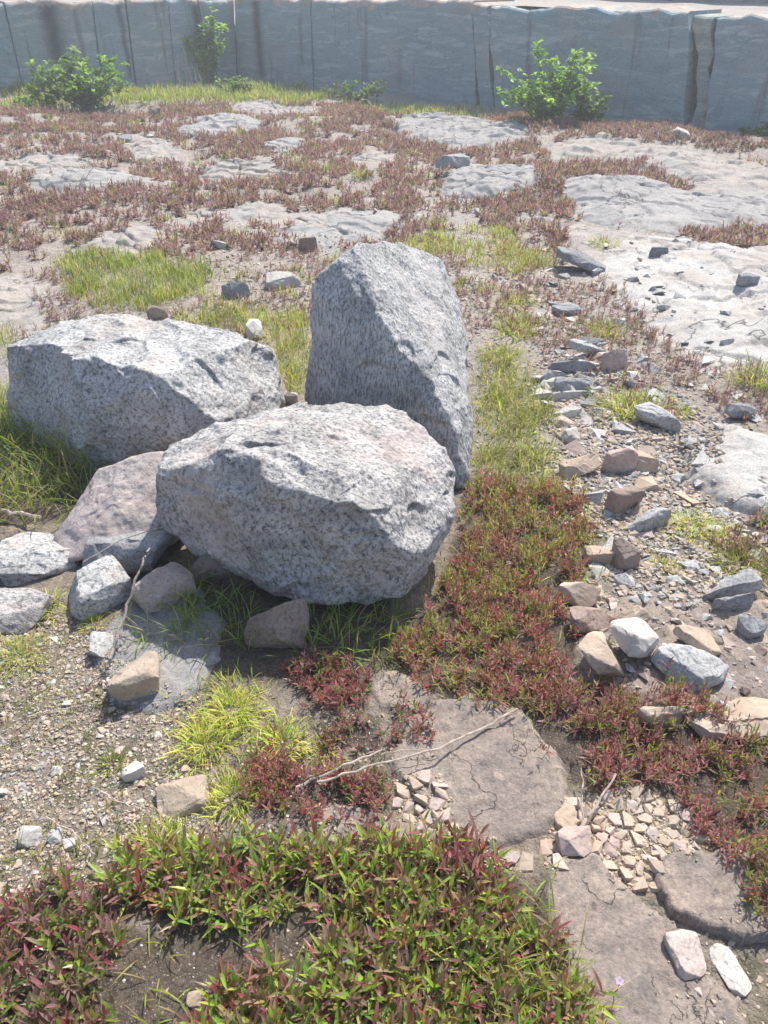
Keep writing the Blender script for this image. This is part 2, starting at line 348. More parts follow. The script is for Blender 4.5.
for i, (pw, h, e, m, s) in enumerate(SLW):
    lo, hi = pw.min(0), pw.max(0); mg = .12 if pw[:, 1].mean() < 3 else .4; lo = lo-mg; hi = hi+mg
    nx = int(min(230, max(40, (hi[0]-lo[0])/.008))); ny = int(min(230, max(40, (hi[1]-lo[1])/.008)))
    gx, gy = np.meshgrid(np.linspace(lo[0], hi[0], nx), np.linspace(lo[1], hi[1], ny))
    z, d = slab_z(i, gx.ravel(), gy.ravel()); idx = np.arange(nx*ny).reshape(ny, nx)
    Fq = np.stack([idx[:-1, :-1], idx[:-1, 1:], idx[1:, 1:], idx[1:, :-1]], -1).reshape(-1, 4)
    keep = (d[Fq] > -e*.8).any(1); Fq = Fq[keep]; used = np.unique(Fq); mp = np.zeros(nx*ny, int); mp[used] = np.arange(len(used))
    V = np.stack([gx.ravel(), gy.ravel(), z], 1)[used]
    link('rock_slab', mesh_np('rock_slab', V, mp[Fq], None, True), M[m], ground)

# ---------------------------------------------------------------- rocks
def hull_mesh(pts):
    bm = bmesh.new()
    for p in pts: bm.verts.new(p)
    r = bmesh.ops.convex_hull(bm, input=bm.verts)
    for v in [g for g in r['geom_interior'] if isinstance(g, bmesh.types.BMVert)]:
        if v.is_valid: bm.verts.remove(v)
    for v in [v for v in bm.verts if not v.link_faces]: bm.verts.remove(v)
    bmesh.ops.recalc_face_normals(bm, faces=bm.faces)
    return bm
_ico = {}
def ico(n):
    if n not in _ico:
        bm = bmesh.new(); bmesh.ops.create_icosphere(bm, subdivisions=n, radius=1)
        _ico[n] = (np.array([v.co[:] for v in bm.verts]), np.array([[v.index for v in f.verts] for f in bm.faces])); bm.free()
    return _ico[n]
def rock(name, pts, mat, sub=5, amp=.03, seed=0, p=80, chip=.02, freq=6, fine=.004, ffreq=28, parent=None, cuts=26, cutd=.09):
    """angular broken rock: facets from the hull of pts, each facet's plane roughened by its own noise"""
    pts = np.array([tuple(q) for q in pts]); c = (pts.max(0)+pts.min(0))/2; ext = (pts.max(0)-pts.min(0))/2
    bm = hull_mesh([Vector(q) for q in pts]); N = []; O = []
    for f in bm.faces: N.append(f.normal[:]); O.append((f.calc_center_median()-Vector(c)).dot(f.normal))
    bm.free(); N = np.array(N); O = np.maximum(np.array(O), .01*ext.max())
    # merge nearly equal planes
    keep = []
    for i in range(len(N)):
        if all((N[i]@N[j]) < .992 or abs(O[i]-O[j]) > .01*ext.max() for j in keep): keep.append(i)
    N, O = N[keep], O[keep]
    rs = np.random.default_rng(seed+500); K = cuts                      # small random breaks across the corners and edges
    nn = rs.normal(size=(K, 3)); nn /= np.linalg.norm(nn, axis=1)[:, None]
    sup = ((pts-c)@nn.T).max(0); N = np.concatenate([N, nn]); O = np.concatenate([O, sup*(1-rs.random(K)**1.5*cutd)])
    D, Fc = ico(sub); v = D*ext
    q = np.maximum(v@N.T/O, 1e-6); s0 = 1/q.max(1); pos = v*s0[:, None]
    qm = q.max(1)
    for i in range(len(N)):
        m_ = q[:, i] > qm*.90
        if not m_.any(): continue
        pp_ = pos[m_]
        st_ = fbm(pp_*freq*.7+i*3.3+seed, 3, .42)*3; nz = fbm(pp_*freq*.8+seed*3.1+i*7.7, 3)*amp+(np.floor(st_)+sstep((st_-np.floor(st_))*5)-.5)*chip*.55
        q[m_, i] = np.maximum(v[m_]@N[i]/(O[i]+nz), 1e-6)
    mx = q.max(1)[:, None]; s = 1/(mx[:, 0]*((q/mx)**p).sum(1)**(1/p)); pos = v*s[:, None]
    nrm = N[q.argmax(1)]
    pos = pos+nrm*((fbm(pos*ffreq+seed, 4, .62)*fine)+(.22-np.abs(fbm(pos*ffreq*.30+9+seed, 3, .45)))*fine*2.4)[:, None]
    o = link(name, mesh_np(name, pos, Fc, None, False), M[mat], parent, tuple(c))
    if sub >= 6: o.data.polygons.foreach_set('use_smooth', np.ones(len(o.data.polygons), bool))
    return o
W = lambda x, y, z: Vector((x, y, z))
o = rock('boulder', [P(152,480,1.86),P(160,466,1.88),P(235,447,1.80),P(276,475,1.74),P(300,490,1.70),P(362,508,1.67),P(425,545,1.70),P(290,402,2.35),P(345,399,2.42),P(400,407,2.30),P(441,440,2.15),P(458,470,2.05),P(457,512,1.92),
    P(208,426,2.15),P(248,584,1.80),P(300,604,1.70),P(372,608,1.70),P(418,592,1.74),P(442,560,1.85),P(184,553,1.88),P(152,522,1.92),P(330,570,1.70),P(170,447,2.12),P(395,520,1.72),
    W(-.35,2.2,.02),W(.17,2.2,.0),W(0,1.9,-.03),W(-.5,2.1,.1),W(-.2,1.85,-.02)], 'gran_front', 8, .034, 5, 240, .030, 3.2, .0072, 30, cuts=22, cutd=.06)
tag(o, 'pale pinkish grey granite boulder lying in front of the other two, its top sunlit', 'boulder', 'three big boulders')
o = rock('boulder', [P(310,284,2.80),P(338,262,2.80),P(355,243,2.86),P(387,242,3.15),P(408,253,3.25),P(430,251,3.28),P(447,263,3.26),P(461,298,3.20),P(465,330,3.10),P(467,370,2.92),P(473,440,2.50),P(472,487,2.36),P(464,494,2.34),
    P(374,292,2.68),P(384,320,2.60),P(404,362,2.52),P(446,404,2.44),P(306,400,2.82),P(308,340,2.80),P(305,430,2.85),W(-.27,3.3,-.08),W(.22,3.4,-.08),W(.38,3.0,-.08),W(.12,2.44,-.05),W(-.2,2.65,-.08),W(.02,3.25,.5)],
    'gran_tall', 8, .018, 8, 240, .020, 4, .0052, 34, cuts=24, cutd=.05)
tag(o, 'tall upright grey granite boulder standing behind the other two', 'boulder', 'three big boulders')
o = rock('boulder', [P(3,385,2.90),P(10,345,2.9),P(46,327,3.0),P(65,320,3.05),P(150,318,3.05),P(200,331,3.05),P(246,339,3.05),P(273,345,3.0),P(279,385,2.85),P(281,408,2.8),P(265,437,2.62),
    P(60,350,2.72),P(88,358,2.56),P(102,392,2.50),P(150,370,2.48),P(170,402,2.46),P(224,436,2.46),P(85,482,2.50),P(160,468,2.52),P(12,430,2.9),P(50,455,2.70),W(-1.5,3.3,-.05),W(-.45,3.25,-.05),W(-1.3,3.4,.2),W(-.6,3.35,.15)],
    'gran_left', 8, .036, 3, 240, .032, 3.0, .0070, 28, cuts=30, cutd=.06)
tag(o, 'broad low grey granite boulder at the left, shaded front, long grass against it', 'boulder', 'three big boulders')

def boxrock(bb, k=.5, seed=0, rot=0.0, tilt=(0, 0), cut=.5, bury=.25, z=None):
    """points of an irregular block that fills a pixel box and sits on the ground"""
    x0, y0, x1, y1 = bb; rs = np.random.default_rng(seed+11)
    b = at((x0+x1)/2, y1); b.z = s1(b.x, b.y) if z is None else z
    for _ in range(4): b = at((x0+x1)/2, y1, b.z); b.z = s1(b.x, b.y)
    dist = (b-cam.location).length; depth = b.y*math.cos(PITCH)+(CAM_H-b.z)*math.sin(PITCH)
    wm = (x1-x0)/F*depth; hm = (y1-y0)/F*dist; a = math.atan2(CAM_H, b.y)
    H = k*wm
    if H*math.cos(a) > hm*.8: H = hm*.8/math.cos(a)
    Dp = max(.3*wm, min(1.8*wm, (hm-H*math.cos(a))/math.sin(a)))
    pts = []
    drop = rs.choice(8, 2, replace=False); ci = 0
    for sx in (-1, 1):
        for sy in (-1, 1):
            for sz in (-1, 1):
                j = rs.random(3)**1.2*np.array([.62, .62, .75 if sz > 0 else .4])
                if ci not in drop or sz < 0:
                    pts.append([sx*(1-j[0]), sy*(1-j[1]), sz*(1-j[2])])
                    j2 = j*rs.random(3)+np.array([0, 0, .12]); pts.append([sx*(1-j2[0]*.9), sy*(1-j2[1]*.9-.15), sz*(1-j2[2]-.1)])
                ci += 1
    for sx in (-1, 1): pts.append([sx, rs.uniform(-.6, .6), rs.uniform(-.6, .3)]); pts.append([rs.uniform(-.6, .6), sx, rs.uniform(-.6, .3)])
    pts.append([rs.uniform(-.5, .5), rs.uniform(-.5, .5), 1.0])
    rot = rot+rs.uniform(-.5, .5)
    m = Matrix.Rotation(tilt[0], 3, 'X') @ Matrix.Rotation(tilt[1], 3, 'Y') @ Matrix.Rotation(rot, 3, 'Z')
    A = np.array([tuple(m @ Vector((q[0]*wm/2*1.02, q[1]*Dp/2*1.02, q[2]*H/2))) for q in pts])
    sc = np.array([wm, Dp])/(A.max(0)-A.min(0))[:2]; A[:, :2] *= sc
    A[:, 0] -= (A[:, 0].max()+A[:, 0].min())/2; A[:, 1] -= A[:, 1].min(); A[:, 2] -= A[:, 2].min()+H*bury*.5
    A[:, 2] *= 1+bury*.5
    return [Vector((b.x+q[0], b.y+q[1], b.z+q[2])) for q in A*np.array([1.06, 1.06, 1.12])]
# hand placed rocks: name, px box, height ratio, material, rot, tilt, label
o = rock('rock', [P(46,548,2.02),P(75,505,2.16),P(100,466,2.22),P(135,456,2.2),P(150,462,2.2),P(180,447,2.25),P(178,505,2.02),P(160,528,1.95),P(76,562,1.9),P(52,566,1.92),W(-.95,2.4,0),W(-.6,2.4,0),W(-.7,2.0,0.02),P(112,505,2.03)], 'gran_pink', 6, .018, 21, 60, .006, 9, .003, 40)
tag(o, 'pinkish broken rock slab leaning between the left boulder and the front boulder', 'rock')
ROCKS = [
 ('rock', (-28,528,66,588), .22, 'gran_left', .3, (0,.05), 'pale grey flat rock at the left edge below the pinkish slab', 5),
 ('rock', (56,558,126,622), .5, 'gran_left', .2, (.1,0), 'speckled grey squarish rock between the flat left rock and the leaning stick', 5),
 ('rock', (-25,584,38,636), .4, 'gran_front', .1, (0,0), 'whitish rock cut by the left edge of the picture, lowest of the pile', 5),
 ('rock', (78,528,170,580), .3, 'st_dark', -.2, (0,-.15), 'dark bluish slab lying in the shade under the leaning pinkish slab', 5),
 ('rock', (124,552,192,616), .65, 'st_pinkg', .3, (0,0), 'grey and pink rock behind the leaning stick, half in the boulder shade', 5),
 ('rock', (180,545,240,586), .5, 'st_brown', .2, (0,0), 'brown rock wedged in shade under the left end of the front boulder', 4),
 ('rock', (244,592,306,656), .8, 'st_brown', .4, (0,0), 'rough reddish brown rock standing in grass under the front boulder', 5),
 ('rock', (104,656,158,708), .7, 'st_cream', .6, (.2,.1), 'cream tan angular rock alone on the gravel below the shaded slab', 5),
 ('rock', (84,634,110,660), .3, 'st_grey', .5, (0,.2), 'small pale grey shard just above the cream tan rock', 4),
 ('rock', (612,622,662,672), .55, 'st_light', 1.0, (0,.45), 'pale wedge shaped rock with a dark left face among the rubble at right', 5),
 ('rock', (660,638,735,694), .3, 'st_grey', -.5, (0,.1), 'bluish grey speckled rock beside the pale wedge shaped rock', 5),
 ('rock', (676,628,728,664), .25, 'st_tan', -.5, (0,.3), 'flat orange tan slab leaning behind the bluish grey rock', 4),
 ('rock', (582,636,628,690), .5, 'st_tan', .9, (0,.4), 'tan split rock at the edge of the red plants', 5),
 ('rock', (560,575,602,612), .5, 'st_tan', -.4, (0,.15), 'tan brown rock touching the right edge of the red plant mat', 5),
 ('rock', (572,606,612,634), .4, 'st_brown', .1, (0,0), 'dark brown flat rock below the tan brown one', 4),
 ('rock', (622,606,652,634), .6, 'st_tan', .7, (0,.1), 'small brown pointed rock above the pale wedge shaped rock', 4),
 ('rock', (614,534,640,572), 1.1, 'st_brown', .5, (0,0), 'upright pointed grey brown stone in the rubble', 4),
 ('rock', (586,544,620,566), .4, 'st_tan', .1, (0,0), 'light brown low stone left of the upright pointed stone', 4),
 ('rock', (626,508,674,534), .4, 'st_grey', .3, (0,0), 'rounded blue grey stone under the brownish grey one', 5),
 ('rock', (606,486,646,516), .6, 'st_brown', .5, (0,.1), 'brownish grey lumpy stone left of the small yellow grass tuft', 5),
 ('rock', (602,446,640,476), .7, 'st_pinkg', .2, (0,0), 'cream topped blocky stone in the middle of the rubble', 4),
 ('rock', (634,448,660,474), .6, 'st_tan', .2, (0,0), 'tan block right of the cream topped stone', 4),
 ('rock', (560,458,602,480), .3, 'st_tan', .1, (0,-.15), 'reddish tan flat stone left of the cream topped stone', 4),
 ('rock', (562,426,582,444), .5, 'st_light', .1, (0,0), 'white small block above the reddish tan stone', 4),
 ('rock', (552,400,584,420), .4, 'st_light', .2, (0,0), 'white faced stone at the foot of the stacked slabs', 4),
 ('rock', (636,405,686,434), .3, 'st_grey', -.2, (0,.12), 'grey slab right of the round grass clump', 5),
 ('rock', (704,574,768,602), .3, 'st_grey', .1, (0,-.1), 'light blue grey flat rock at right resting on another', 5),
 ('rock', (714,594,756,612), .4, 'st_dark', .1, (0,0), 'darker grey stone under the light flat rock', 4),
 ('rock', (743,612,768,640), .7, 'st_dark', .3, (0,0), 'dark grey stone at the right edge below the flat rock', 4),
 ('rock', (636,700,690,735), .5, 'st_tan', .2, (0,0), 'tan stone half covered by red plants under the bluish grey rock', 4),
 ('rock', (690,700,800,745), .15, 'st_tan', -.2, (0,.05), 'flat tan slab at the right edge behind the plants', 5),
 ('rock', (560,255,610,276), .25, 'st_dark', .2, (0,.25), 'dark bluish slab tipped up beyond the grass, right of the tall boulder', 4),
 ('rock', (600,350,630,372), .7, 'st_pinkg', .2, (0,0), 'upright pinkish white stone behind the round grass clump', 4),
 ('rock', (538,370,566,384), .4, 'st_grey', .1, (0,0), 'grey stone at the left end of the stacked slabs', 4),
 ('rock', (545,360,600,376), .2, 'st_dark', .1, (0,.1), 'thin dark slab lying across the rubble stack', 4),
 ('rock', (564,345,606,362), .25, 'st_grey', .3, (0,.35), 'tilted grey slab leaning near the top of the rubble stack', 4),
 ('rock', (575,336,606,350), .3, 'st_dark', .1, (0,0), 'bluish slab on top of the rubble stack', 4),
 ('rock', (556,376,590,394), .4, 'st_dark', .2, (0,0), 'dark block in the middle of the rubble stack', 4),
 ('rock', (548,390,592,402), .2, 'st_light', .2, (0,0), 'thin white slab in the lower part of the rubble stack', 4),
 ('rock', (554,300,582,318), .4, 'st_dark', .2, (0,0), 'dark pointed stone between the two grass clumps beyond the rubble', 4),
 ('rock', (222,282,250,300), .6, 'st_dark', .2, (0,0), 'dark grey stone left of the tall boulder beyond the grass', 4),
 ('rock', (264,272,300,290), .35, 'st_light', .2, (0,0), 'pale bluish flat stone just left of the tall boulder top', 4),
 ('rock', (299,238,317,253), .8, 'st_brown', .2, (0,0), 'small dark brown stone on the grey slab behind the tall boulder', 4),
 ('rock', (244,318,262,342), .9, 'st_light', .2, (0,0), 'small light upright stone behind the right end of the left boulder', 4),
 ('rock', (147,306,168,320), .6, 'st_cream', .2, (0,0), 'small cream stone behind the middle of the left boulder', 4),
 ('rock', (280,392,298,404), .6, 'st_light', .2, (0,0), 'small white stone in the gap between the left and tall boulders', 4),
 ('rock', (435,156,470,172), .5, 'st_grey', .2, (0,0), 'blue grey rock resting on the outcrop at centre of the far floor', 4),
 ('rock', (674,130,692,140), .6, 'st_light', .2, (0,0), 'small light rock at the foot of the crack in the quarry wall', 4),
 ('rock', (149,109,160,118), .8, 'st_brown', .2, (0,0), 'small dark brown rock in the far left plants', 4),
 ('rock', (116,136,130,145), .6, 'st_dark', .1, (0,0), 'small dark block on the far left floor', 4),
 ('rock', (650,248,668,257), .5, 'st_dark', .1, (0,0), 'dark stone lying on the pale slab at right, the farther one', 4),
 ('rock', (736,280,758,292), .5, 'st_dark', .4, (0,0), 'dark stone lying on the pale slab near the right edge', 4),
 ('rock', (724,404,760,422), .35, 'st_dark', .1, (0,.2), 'dark slab tipped up in the small red patch at the right edge', 4),
 ('rock', (724,960,758,1000), .2, 'st_light', .55, (0,0), 'white elongated chip at the lower right beside the cracked slab', 4),
 ('rock', (674,944,712,982), .35, 'st_pinkg', .4, (0,0), 'pinkish rock piece at the lower right on the cracked slab', 4),
 ('rock', (560,830,596,860), .35, 'st_pinkg', .1, (0,0), 'purplish grey rounded stone at the top of the lower slab', 4),
 ('rock', (548,792,580,834), .3, 'st_cream', .4, (0,0), 'cream split stone beside the dry forked twig', 4),
 ('rock', (118,764,144,784), .5, 'st_light', .2, (0,0), 'white angular stone in the gravel at left', 4),
 ('rock', (152,780,205,820), .3, 'st_cream', .2, (0,0), 'broad cream stone sunk in the gravel above the green plants', 4),
 ('rock', (16,828,38,850), .5, 'st_light', .2, (0,0), 'pale greenish white stone, leftmost of three above the foreground plants', 4),
 ('rock', (46,830,60,846), .5, 'st_grey', .2, (0,0), 'small bluish stone, middle of three above the foreground plants', 4),
 ('rock', (60,838,74,852), .5, 'st_light', .4, (0,0), 'small pale stone, rightmost of three above the foreground plants', 4),
 ('rock', (186,996,200,1010), .6, 'st_cream', .2, (0,0), 'tan pebble on the dark soil patch at the bottom', 3),
]
for i, (nm, bb, k, mt, rot, tilt, lab, sub) in enumerate(ROCKS):
    pts = boxrock(bb, k, i*5+2, rot, tilt)
    wd = max(q.x for q in pts)-min(q.x for q in pts)
    o = rock(nm, pts, mt, max(sub, 5) if wd > .06 else sub, wd*.03, i, 110, wd*.03, 1.6/wd, wd*.007, 9/wd)
    tag(o, lab, 'rock' if wd > .08 else 'stone')

# ---------------------------------------------------------------- thin pale volume added to imitate the veil of lens glare
hz = bmesh.new(); bmesh.ops.create_cube(hz, size=1, matrix=Matrix.Translation((0, 0, 2.0)) @ Matrix.Diagonal((460, 460, 8, 1)))
hme = bpy.data.meshes.new('glare_veil'); hz.to_mesh(hme); hz.free()
hm = bpy.data.materials.new('glare_veil_mat'); hm.use_nodes = True; ht = hm.node_tree; ht.nodes.remove(ht.nodes['Principled BSDF'])
pv = ht.nodes.new('ShaderNodeVolumePrincipled'); pv.inputs['Color'].default_value = (.93, .96, 1, 1); pv.inputs['Density'].default_value = .0085; pv.inputs['Anisotropy'].default_value = .3
ht.links.new(pv.outputs[0], ht.nodes['Material Output'].inputs['Volume'])
tag(link('glare_veil', hme, hm), 'thin pale veil added over the quarry floor to imitate lens glare', None, None, 'stuff')

# ---------------------------------------------------------------- wall of the quarry
C0 = at(237, 80, 0); RW = at(768, 136, 0); LW = at(0, 98, 0)
rd = (RW-C0).normalized(); ld = (LW-C0).normalized()
def wall_s(px, which):     # distance along the wall for a pixel column at the wall's foot
    d = rd if which else ld; best = None
    # intersect the vertical plane of the pixel column with the wall line (at ground level)
    # x/y*... : solve (C0+s*d).x / depth(C0+s*d) == (px-384)/F
    k = (px-384)/F; c, sn = math.cos(PITCH), math.sin(PITCH)
    a0 = C0.x-k*(C0.y*c+CAM_H*sn); a1 = d.x-k*(d.y*c)
    return -a0/a1
def wall_s_top(px, which, z):
    d = rd if which else ld; k = (px-384)/F; c, sn = math.cos(PITCH), math.sin(PITCH)
    a0 = C0.x-k*(C0.y*c+(CAM_H-z)*sn); a1 = d.x-k*(d.y*c)
    return -a0/a1
qw = tag(empty('quarry_wall', (C0.x, C0.y, 0)), 'bluish grey cut stone quarry wall with drill seams and cracks along the back of the floor', 'quarry wall')
WT = 1.33
def block(which, sb0, sb1, st0, st1, inset=0.0, jag0=0, jag1=0, stains=(), top=WT, seed=0, tint=(1, 1, 1), dep=1.2):
    """one quarried block: bottom from sb0..sb1, top from st0..st1 along the wall"""
    d = rd if which else ld; nrm = Vector((-d.y, d.x, 0)); nrm = nrm if nrm.y > 0 else -nrm   # away from the viewer
    nu, nv = 110, 70; V = []; Cc = []
    u, v = np.meshgrid(np.linspace(0, 1, nu), np.linspace(0, 1, nv)); u = u.ravel(); v = v.ravel()
    zz0 = -.15+v*(top+.15); ztop = top+n2(sb0+(sb1-sb0)*u, u*0+seed, 1.6, 6, 4)*.13
    zz = -.15+v*(ztop+.15); vz = np.clip(zz/top, 0, 1)
    a = sb0*(1-vz)+st0*vz; b = sb1*(1-vz)+st1*vz
    if jag0: a = a+n2(vz*1.3, vz*0+seed, 1.3, 6, 1)*jag0
    if jag1: b = b+n2(vz*1.3, vz*0+seed+5, 1.3, 6, 1)*jag1
    s = a+(b-a)*u
    off = inset+n2(s, zz, .9, 3, seed)*.02+n2(s, zz, 5, 5, seed)*.022
    edge = np.minimum(u, 1-u)*np.abs(b-a); off = off+.01*np.exp(-edge/.006)
    off = off+.05*np.exp(-(1-v)*(top)/.02)
    X = C0.x+d.x*s+nrm.x*off; Y = C0.y+d.y*s+nrm.y*off
    col = np.ones((len(s), 3))*np.array(tint)
    for ss, wd_, z0, z1, dark in stains:
        m = np.exp(-((s-ss+n2(zz, zz*0, 3, 2, 8)*.05)/wd_)**2)*sstep((zz-z0)/.15)*sstep((z1-zz)/.2)
        col *= (1-(1-dark)*m)[:, None]
    F0 = []; n = nu*nv; idx = np.arange(n).reshape(nv, nu)
    q = np.stack([idx[:-1, :-1], idx[:-1, 1:], idx[1:, 1:], idx[1:, :-1]], -1).reshape(-1, 4)
    # the back copy (sides and top)
    XB = C0.x+d.x*s+nrm.x*dep; YB = C0.y+d.y*s+nrm.y*dep
    ring = np.concatenate([idx[:, 0], idx[-1, 1:], idx[::-1, -1][1:]]); rb = n+np.arange(len(ring))
    V = np.concatenate([np.stack([X, Y, zz], 1), np.stack([XB[ring], YB[ring], zz[ring]], 1)])
    sd2 = np.stack([ring[:-1], ring[1:], rb[1:], rb[:-1]], -1)
    me = mesh_np('rock_block', V, np.concatenate([q, sd2]), np.concatenate([col, col[ring]]), False)
    bm = bmesh.new(); bm.from_mesh(me); bmesh.ops.recalc_face_normals(bm, faces=bm.faces); bm.to_mesh(me); bm.free()
    o = link('rock_block', me, M['wall']); o.parent = qw; o.location = (-C0.x, -C0.y, 0)
    return o
def sb(px, w): return wall_s(px, w)
def stp(px, w): return wall_s_top(px, w, WT)
# left wall: seams given as (px at the foot, px at the top)
LS = [(-330, -420), (-190, -255), (-80, -125), (25, 4), (103, 92), (137, 126), (176, 168), (212, 198), (237, 234)]
for i in range(len(LS)-1):
    a, b = LS[i+1], LS[i]; g = .007 if i != 4 else .016
    a = min(a[0], a[0]); f = LS[i+1]
    block(0, sb(LS[i+1][0], 0)+(g if i < len(LS)-2 else -.0), sb(LS[i][0], 0)-g, stp(LS[i+1][1], 0)+g, stp(LS[i][1], 0)-g, .0 if i % 2 else .012, seed=i+30,
          stains=[(sb(66, 0), .16, .35, 2, .2)] if i == 3 else ([(sb(205, 0), .10, .3, 2, .15)] if i == 6 else ([(sb(133, 0), .05, .1, 2, .4)] if i in (4, 5) else [])), tint=(1.05, 1, .95) if i in (0, 3, 5) else (1, 1, 1))
RS = [(237, 234), (313, 310), (478, 472), (494, 487), (684, 692)]
for i in range(len(RS)-1):
    g = .006 if i < 1 else .022
    st = {0: [(sb(262, 1), .12, .0, 2, .2), (sb(304, 1), .05, .3, 1.2, .6)], 1: [(sb(400, 1), .06, .1, .8, .75)], 3: [(sb(560, 1), .5, -.2, .5, .8)]}.get(i, [])
    block(1, sb(RS[i][0], 1)+g, sb(RS[i+1][0], 1)-g, stp(RS[i][1], 1)+g, stp(RS[i+1][1], 1)-g, .0, .12 if i in (2, 3) else 0, .12 if i in (1, 2, 3) else 0, st, seed=i+50, top=WT+(.02 if i < 2 else -.03-.02*(i-2)))
block(1, sb(689, 1), sb(702, 1), stp(693, 1), stp(712, 1), .10, .18, .18, [], seed=71, tint=(1.15, .98, .86), top=WT-.12)     # broken wedge inside the wide crack
block(1, sb(703, 1), sb(900, 1), stp(721, 1), stp(930, 1), .0, .10, 0, [], seed=60, top=WT-.10)
block(1, sb(903, 1), sb(1300, 1), stp(934, 1), stp(1400, 1), .03, 0, 0, [], seed=61, top=WT-.12)
# solid rock behind the blocks, tinted darker than them so that the seams look dark
for which, a, b in ((0, -.3, sb(-330, 0)), (1, -.3, sb(1300, 1))):
    d = rd if which else ld; nrm = Vector((-d.y, d.x, 0)); nrm = nrm if nrm.y > 0 else -nrm
    pts = [C0+d*a+nrm*.45, C0+d*b+nrm*.45, C0+d*b+nrm*1.3, C0+d*a+nrm*1.3]
    V = [(p.x, p.y, -.15) for p in pts]+[(p.x, p.y, WT-.2) for p in pts]
    me = bpy.data.meshes.new('rock_core'); me.from_pydata(V, [], [(0, 1, 5, 4), (1, 2, 6, 5), (2, 3, 7, 6), (3, 0, 4, 7), (4, 5, 6, 7)])
    a_ = me.color_attributes.new('col', 'FLOAT_COLOR', 'POINT'); a_.data.foreach_set('color', [.35, .33, .3, 1]*8)
    o = link('rock_core', me, M['wall']); o.parent = qw; o.location = (-C0.x, -C0.y, 0)
# the upper bench and the next wall beyond it
def bench():
    xs = np.linspace(-32, 34, 160); ts = np.linspace(0, 1, 40); V = []
    def front(x):    # y of the wall line at x
        t = (x-C0.x)
        return C0.y+(t/rd.x*rd.y if t > 0 else t/ld.x*ld.y)
    fr = np.array([front(x) for x in xs])+.25
    X, T = np.meshgrid(xs, ts); Y = fr[None, :]*(1-T)+T*(np.maximum(fr, 8)[None, :]+26)
    Z = WT-.03-.10*sstep((X-1)/5)+T*.5+n2(X, Y, .5, 4, 3).reshape(X.shape)*.06+n2(X, Y, 2.5, 3, 6).reshape(X.shape)*.03
    idx = np.arange(X.size).reshape(X.shape); q = np.stack([idx[:-1, :-1], idx[:-1, 1:], idx[1:, 1:], idx[1:, :-1]], -1).reshape(-1, 4)
    tag(link('upper_quarry_ground', mesh_np('upper_quarry_ground', np.stack([X.ravel(), Y.ravel(), Z.ravel()], 1), q, None, True), M['slab_far']), None, None, None, 'structure')
bench()
uw = tag(empty('upper_quarry_wall', (C0.x, C0.y+5, WT-.2)), 'dark upper quarry wall just showing beyond the top edge of the lower wall', 'quarry wall')
for i in range(9):
    s0 = -4+i*3.6; d = rd; nrm = Vector((-d.y, d.x, 0)); nrm = nrm if nrm.y > 0 else -nrm
    u, v = np.meshgrid(np.linspace(0, 1, 24), np.linspace(0, 1, 16)); u = u.ravel(); v = v.ravel(); s = s0+u*3.55
    off = n2(s, v*2, .7, 4, i)*.25+4.2+.12*v; p = np.stack([C0.x+d.x*s+nrm.x*off, C0.y+d.y*s+nrm.y*off, WT-.3+v*2.0], 1)
    pb = p+np.array([nrm.x*1.0, nrm.y*1.0, 0]); idx = np.arange(384).reshape(16, 24)
    q = np.stack([idx[:-1, :-1], idx[:-1, 1:], idx[1:, 1:], idx[1:, :-1]], -1).reshape(-1, 4)
    ring = np.concatenate([idx[:, 0], idx[-1, 1:], idx[::-1, -1][1:]]); rb = 384+np.arange(len(ring)); sd2 = np.stack([ring[:-1], ring[1:], rb[1:], rb[:-1]], -1)
    me = mesh_np('rock_block', np.concatenate([p, pb[ring]]), np.concatenate([q, sd2]), None, False)
    o = link('rock_block', me, M['st_dark']); o.parent = uw; o.location = (-C0.x, -C0.y-5, -(WT-.2))

# ---------------------------------------------------------------- loose stones: shared angular meshes
PROTO = {}
def protos(mt, flat):
    key = (mt, flat)
    if key not in PROTO:
        L = []
        for k in range(6):
            rs = np.random.default_rng(hash((k, flat)) % 9999+k*13); pts = []
            for _ in range(10):
                q = rs.normal(size=3); q /= np.abs(q).max()**.8*np.linalg.norm(q)**.2; q *= rs.uniform(.75, 1.05); pts.append(Vector((q[0]*.5, q[1]*.5*rs.uniform(.7, 1), q[2]*.5*(.32 if flat else .62))))
            bm = hull_mesh(pts); me = bpy.data.meshes.new('stone'); bm.to_mesh(me); bm.free(); me.materials.append(M[mt]); L.append(me)
        PROTO[key] = L
    return PROTO[key]
PV = []
for k in range(10):
    rs = np.random.default_rng(k+200); pts = []
    for _ in range(11): q = rs.normal(size=3); q /= np.linalg.norm(q); pts.append(Vector((q[0]*.5, q[1]*.42, q[2]*.3)))
    bm = hull_mesh(pts); bmesh.ops.triangulate(bm, faces=bm.faces); bm.verts.ensure_lookup_table()
    for i_, v_ in enumerate(bm.verts): v_.index = i_
    PV.append((np.array([v.co[:] for v in bm.verts]), np.array([[v.index for v in f.verts] for f in bm.faces]))); bm.free()
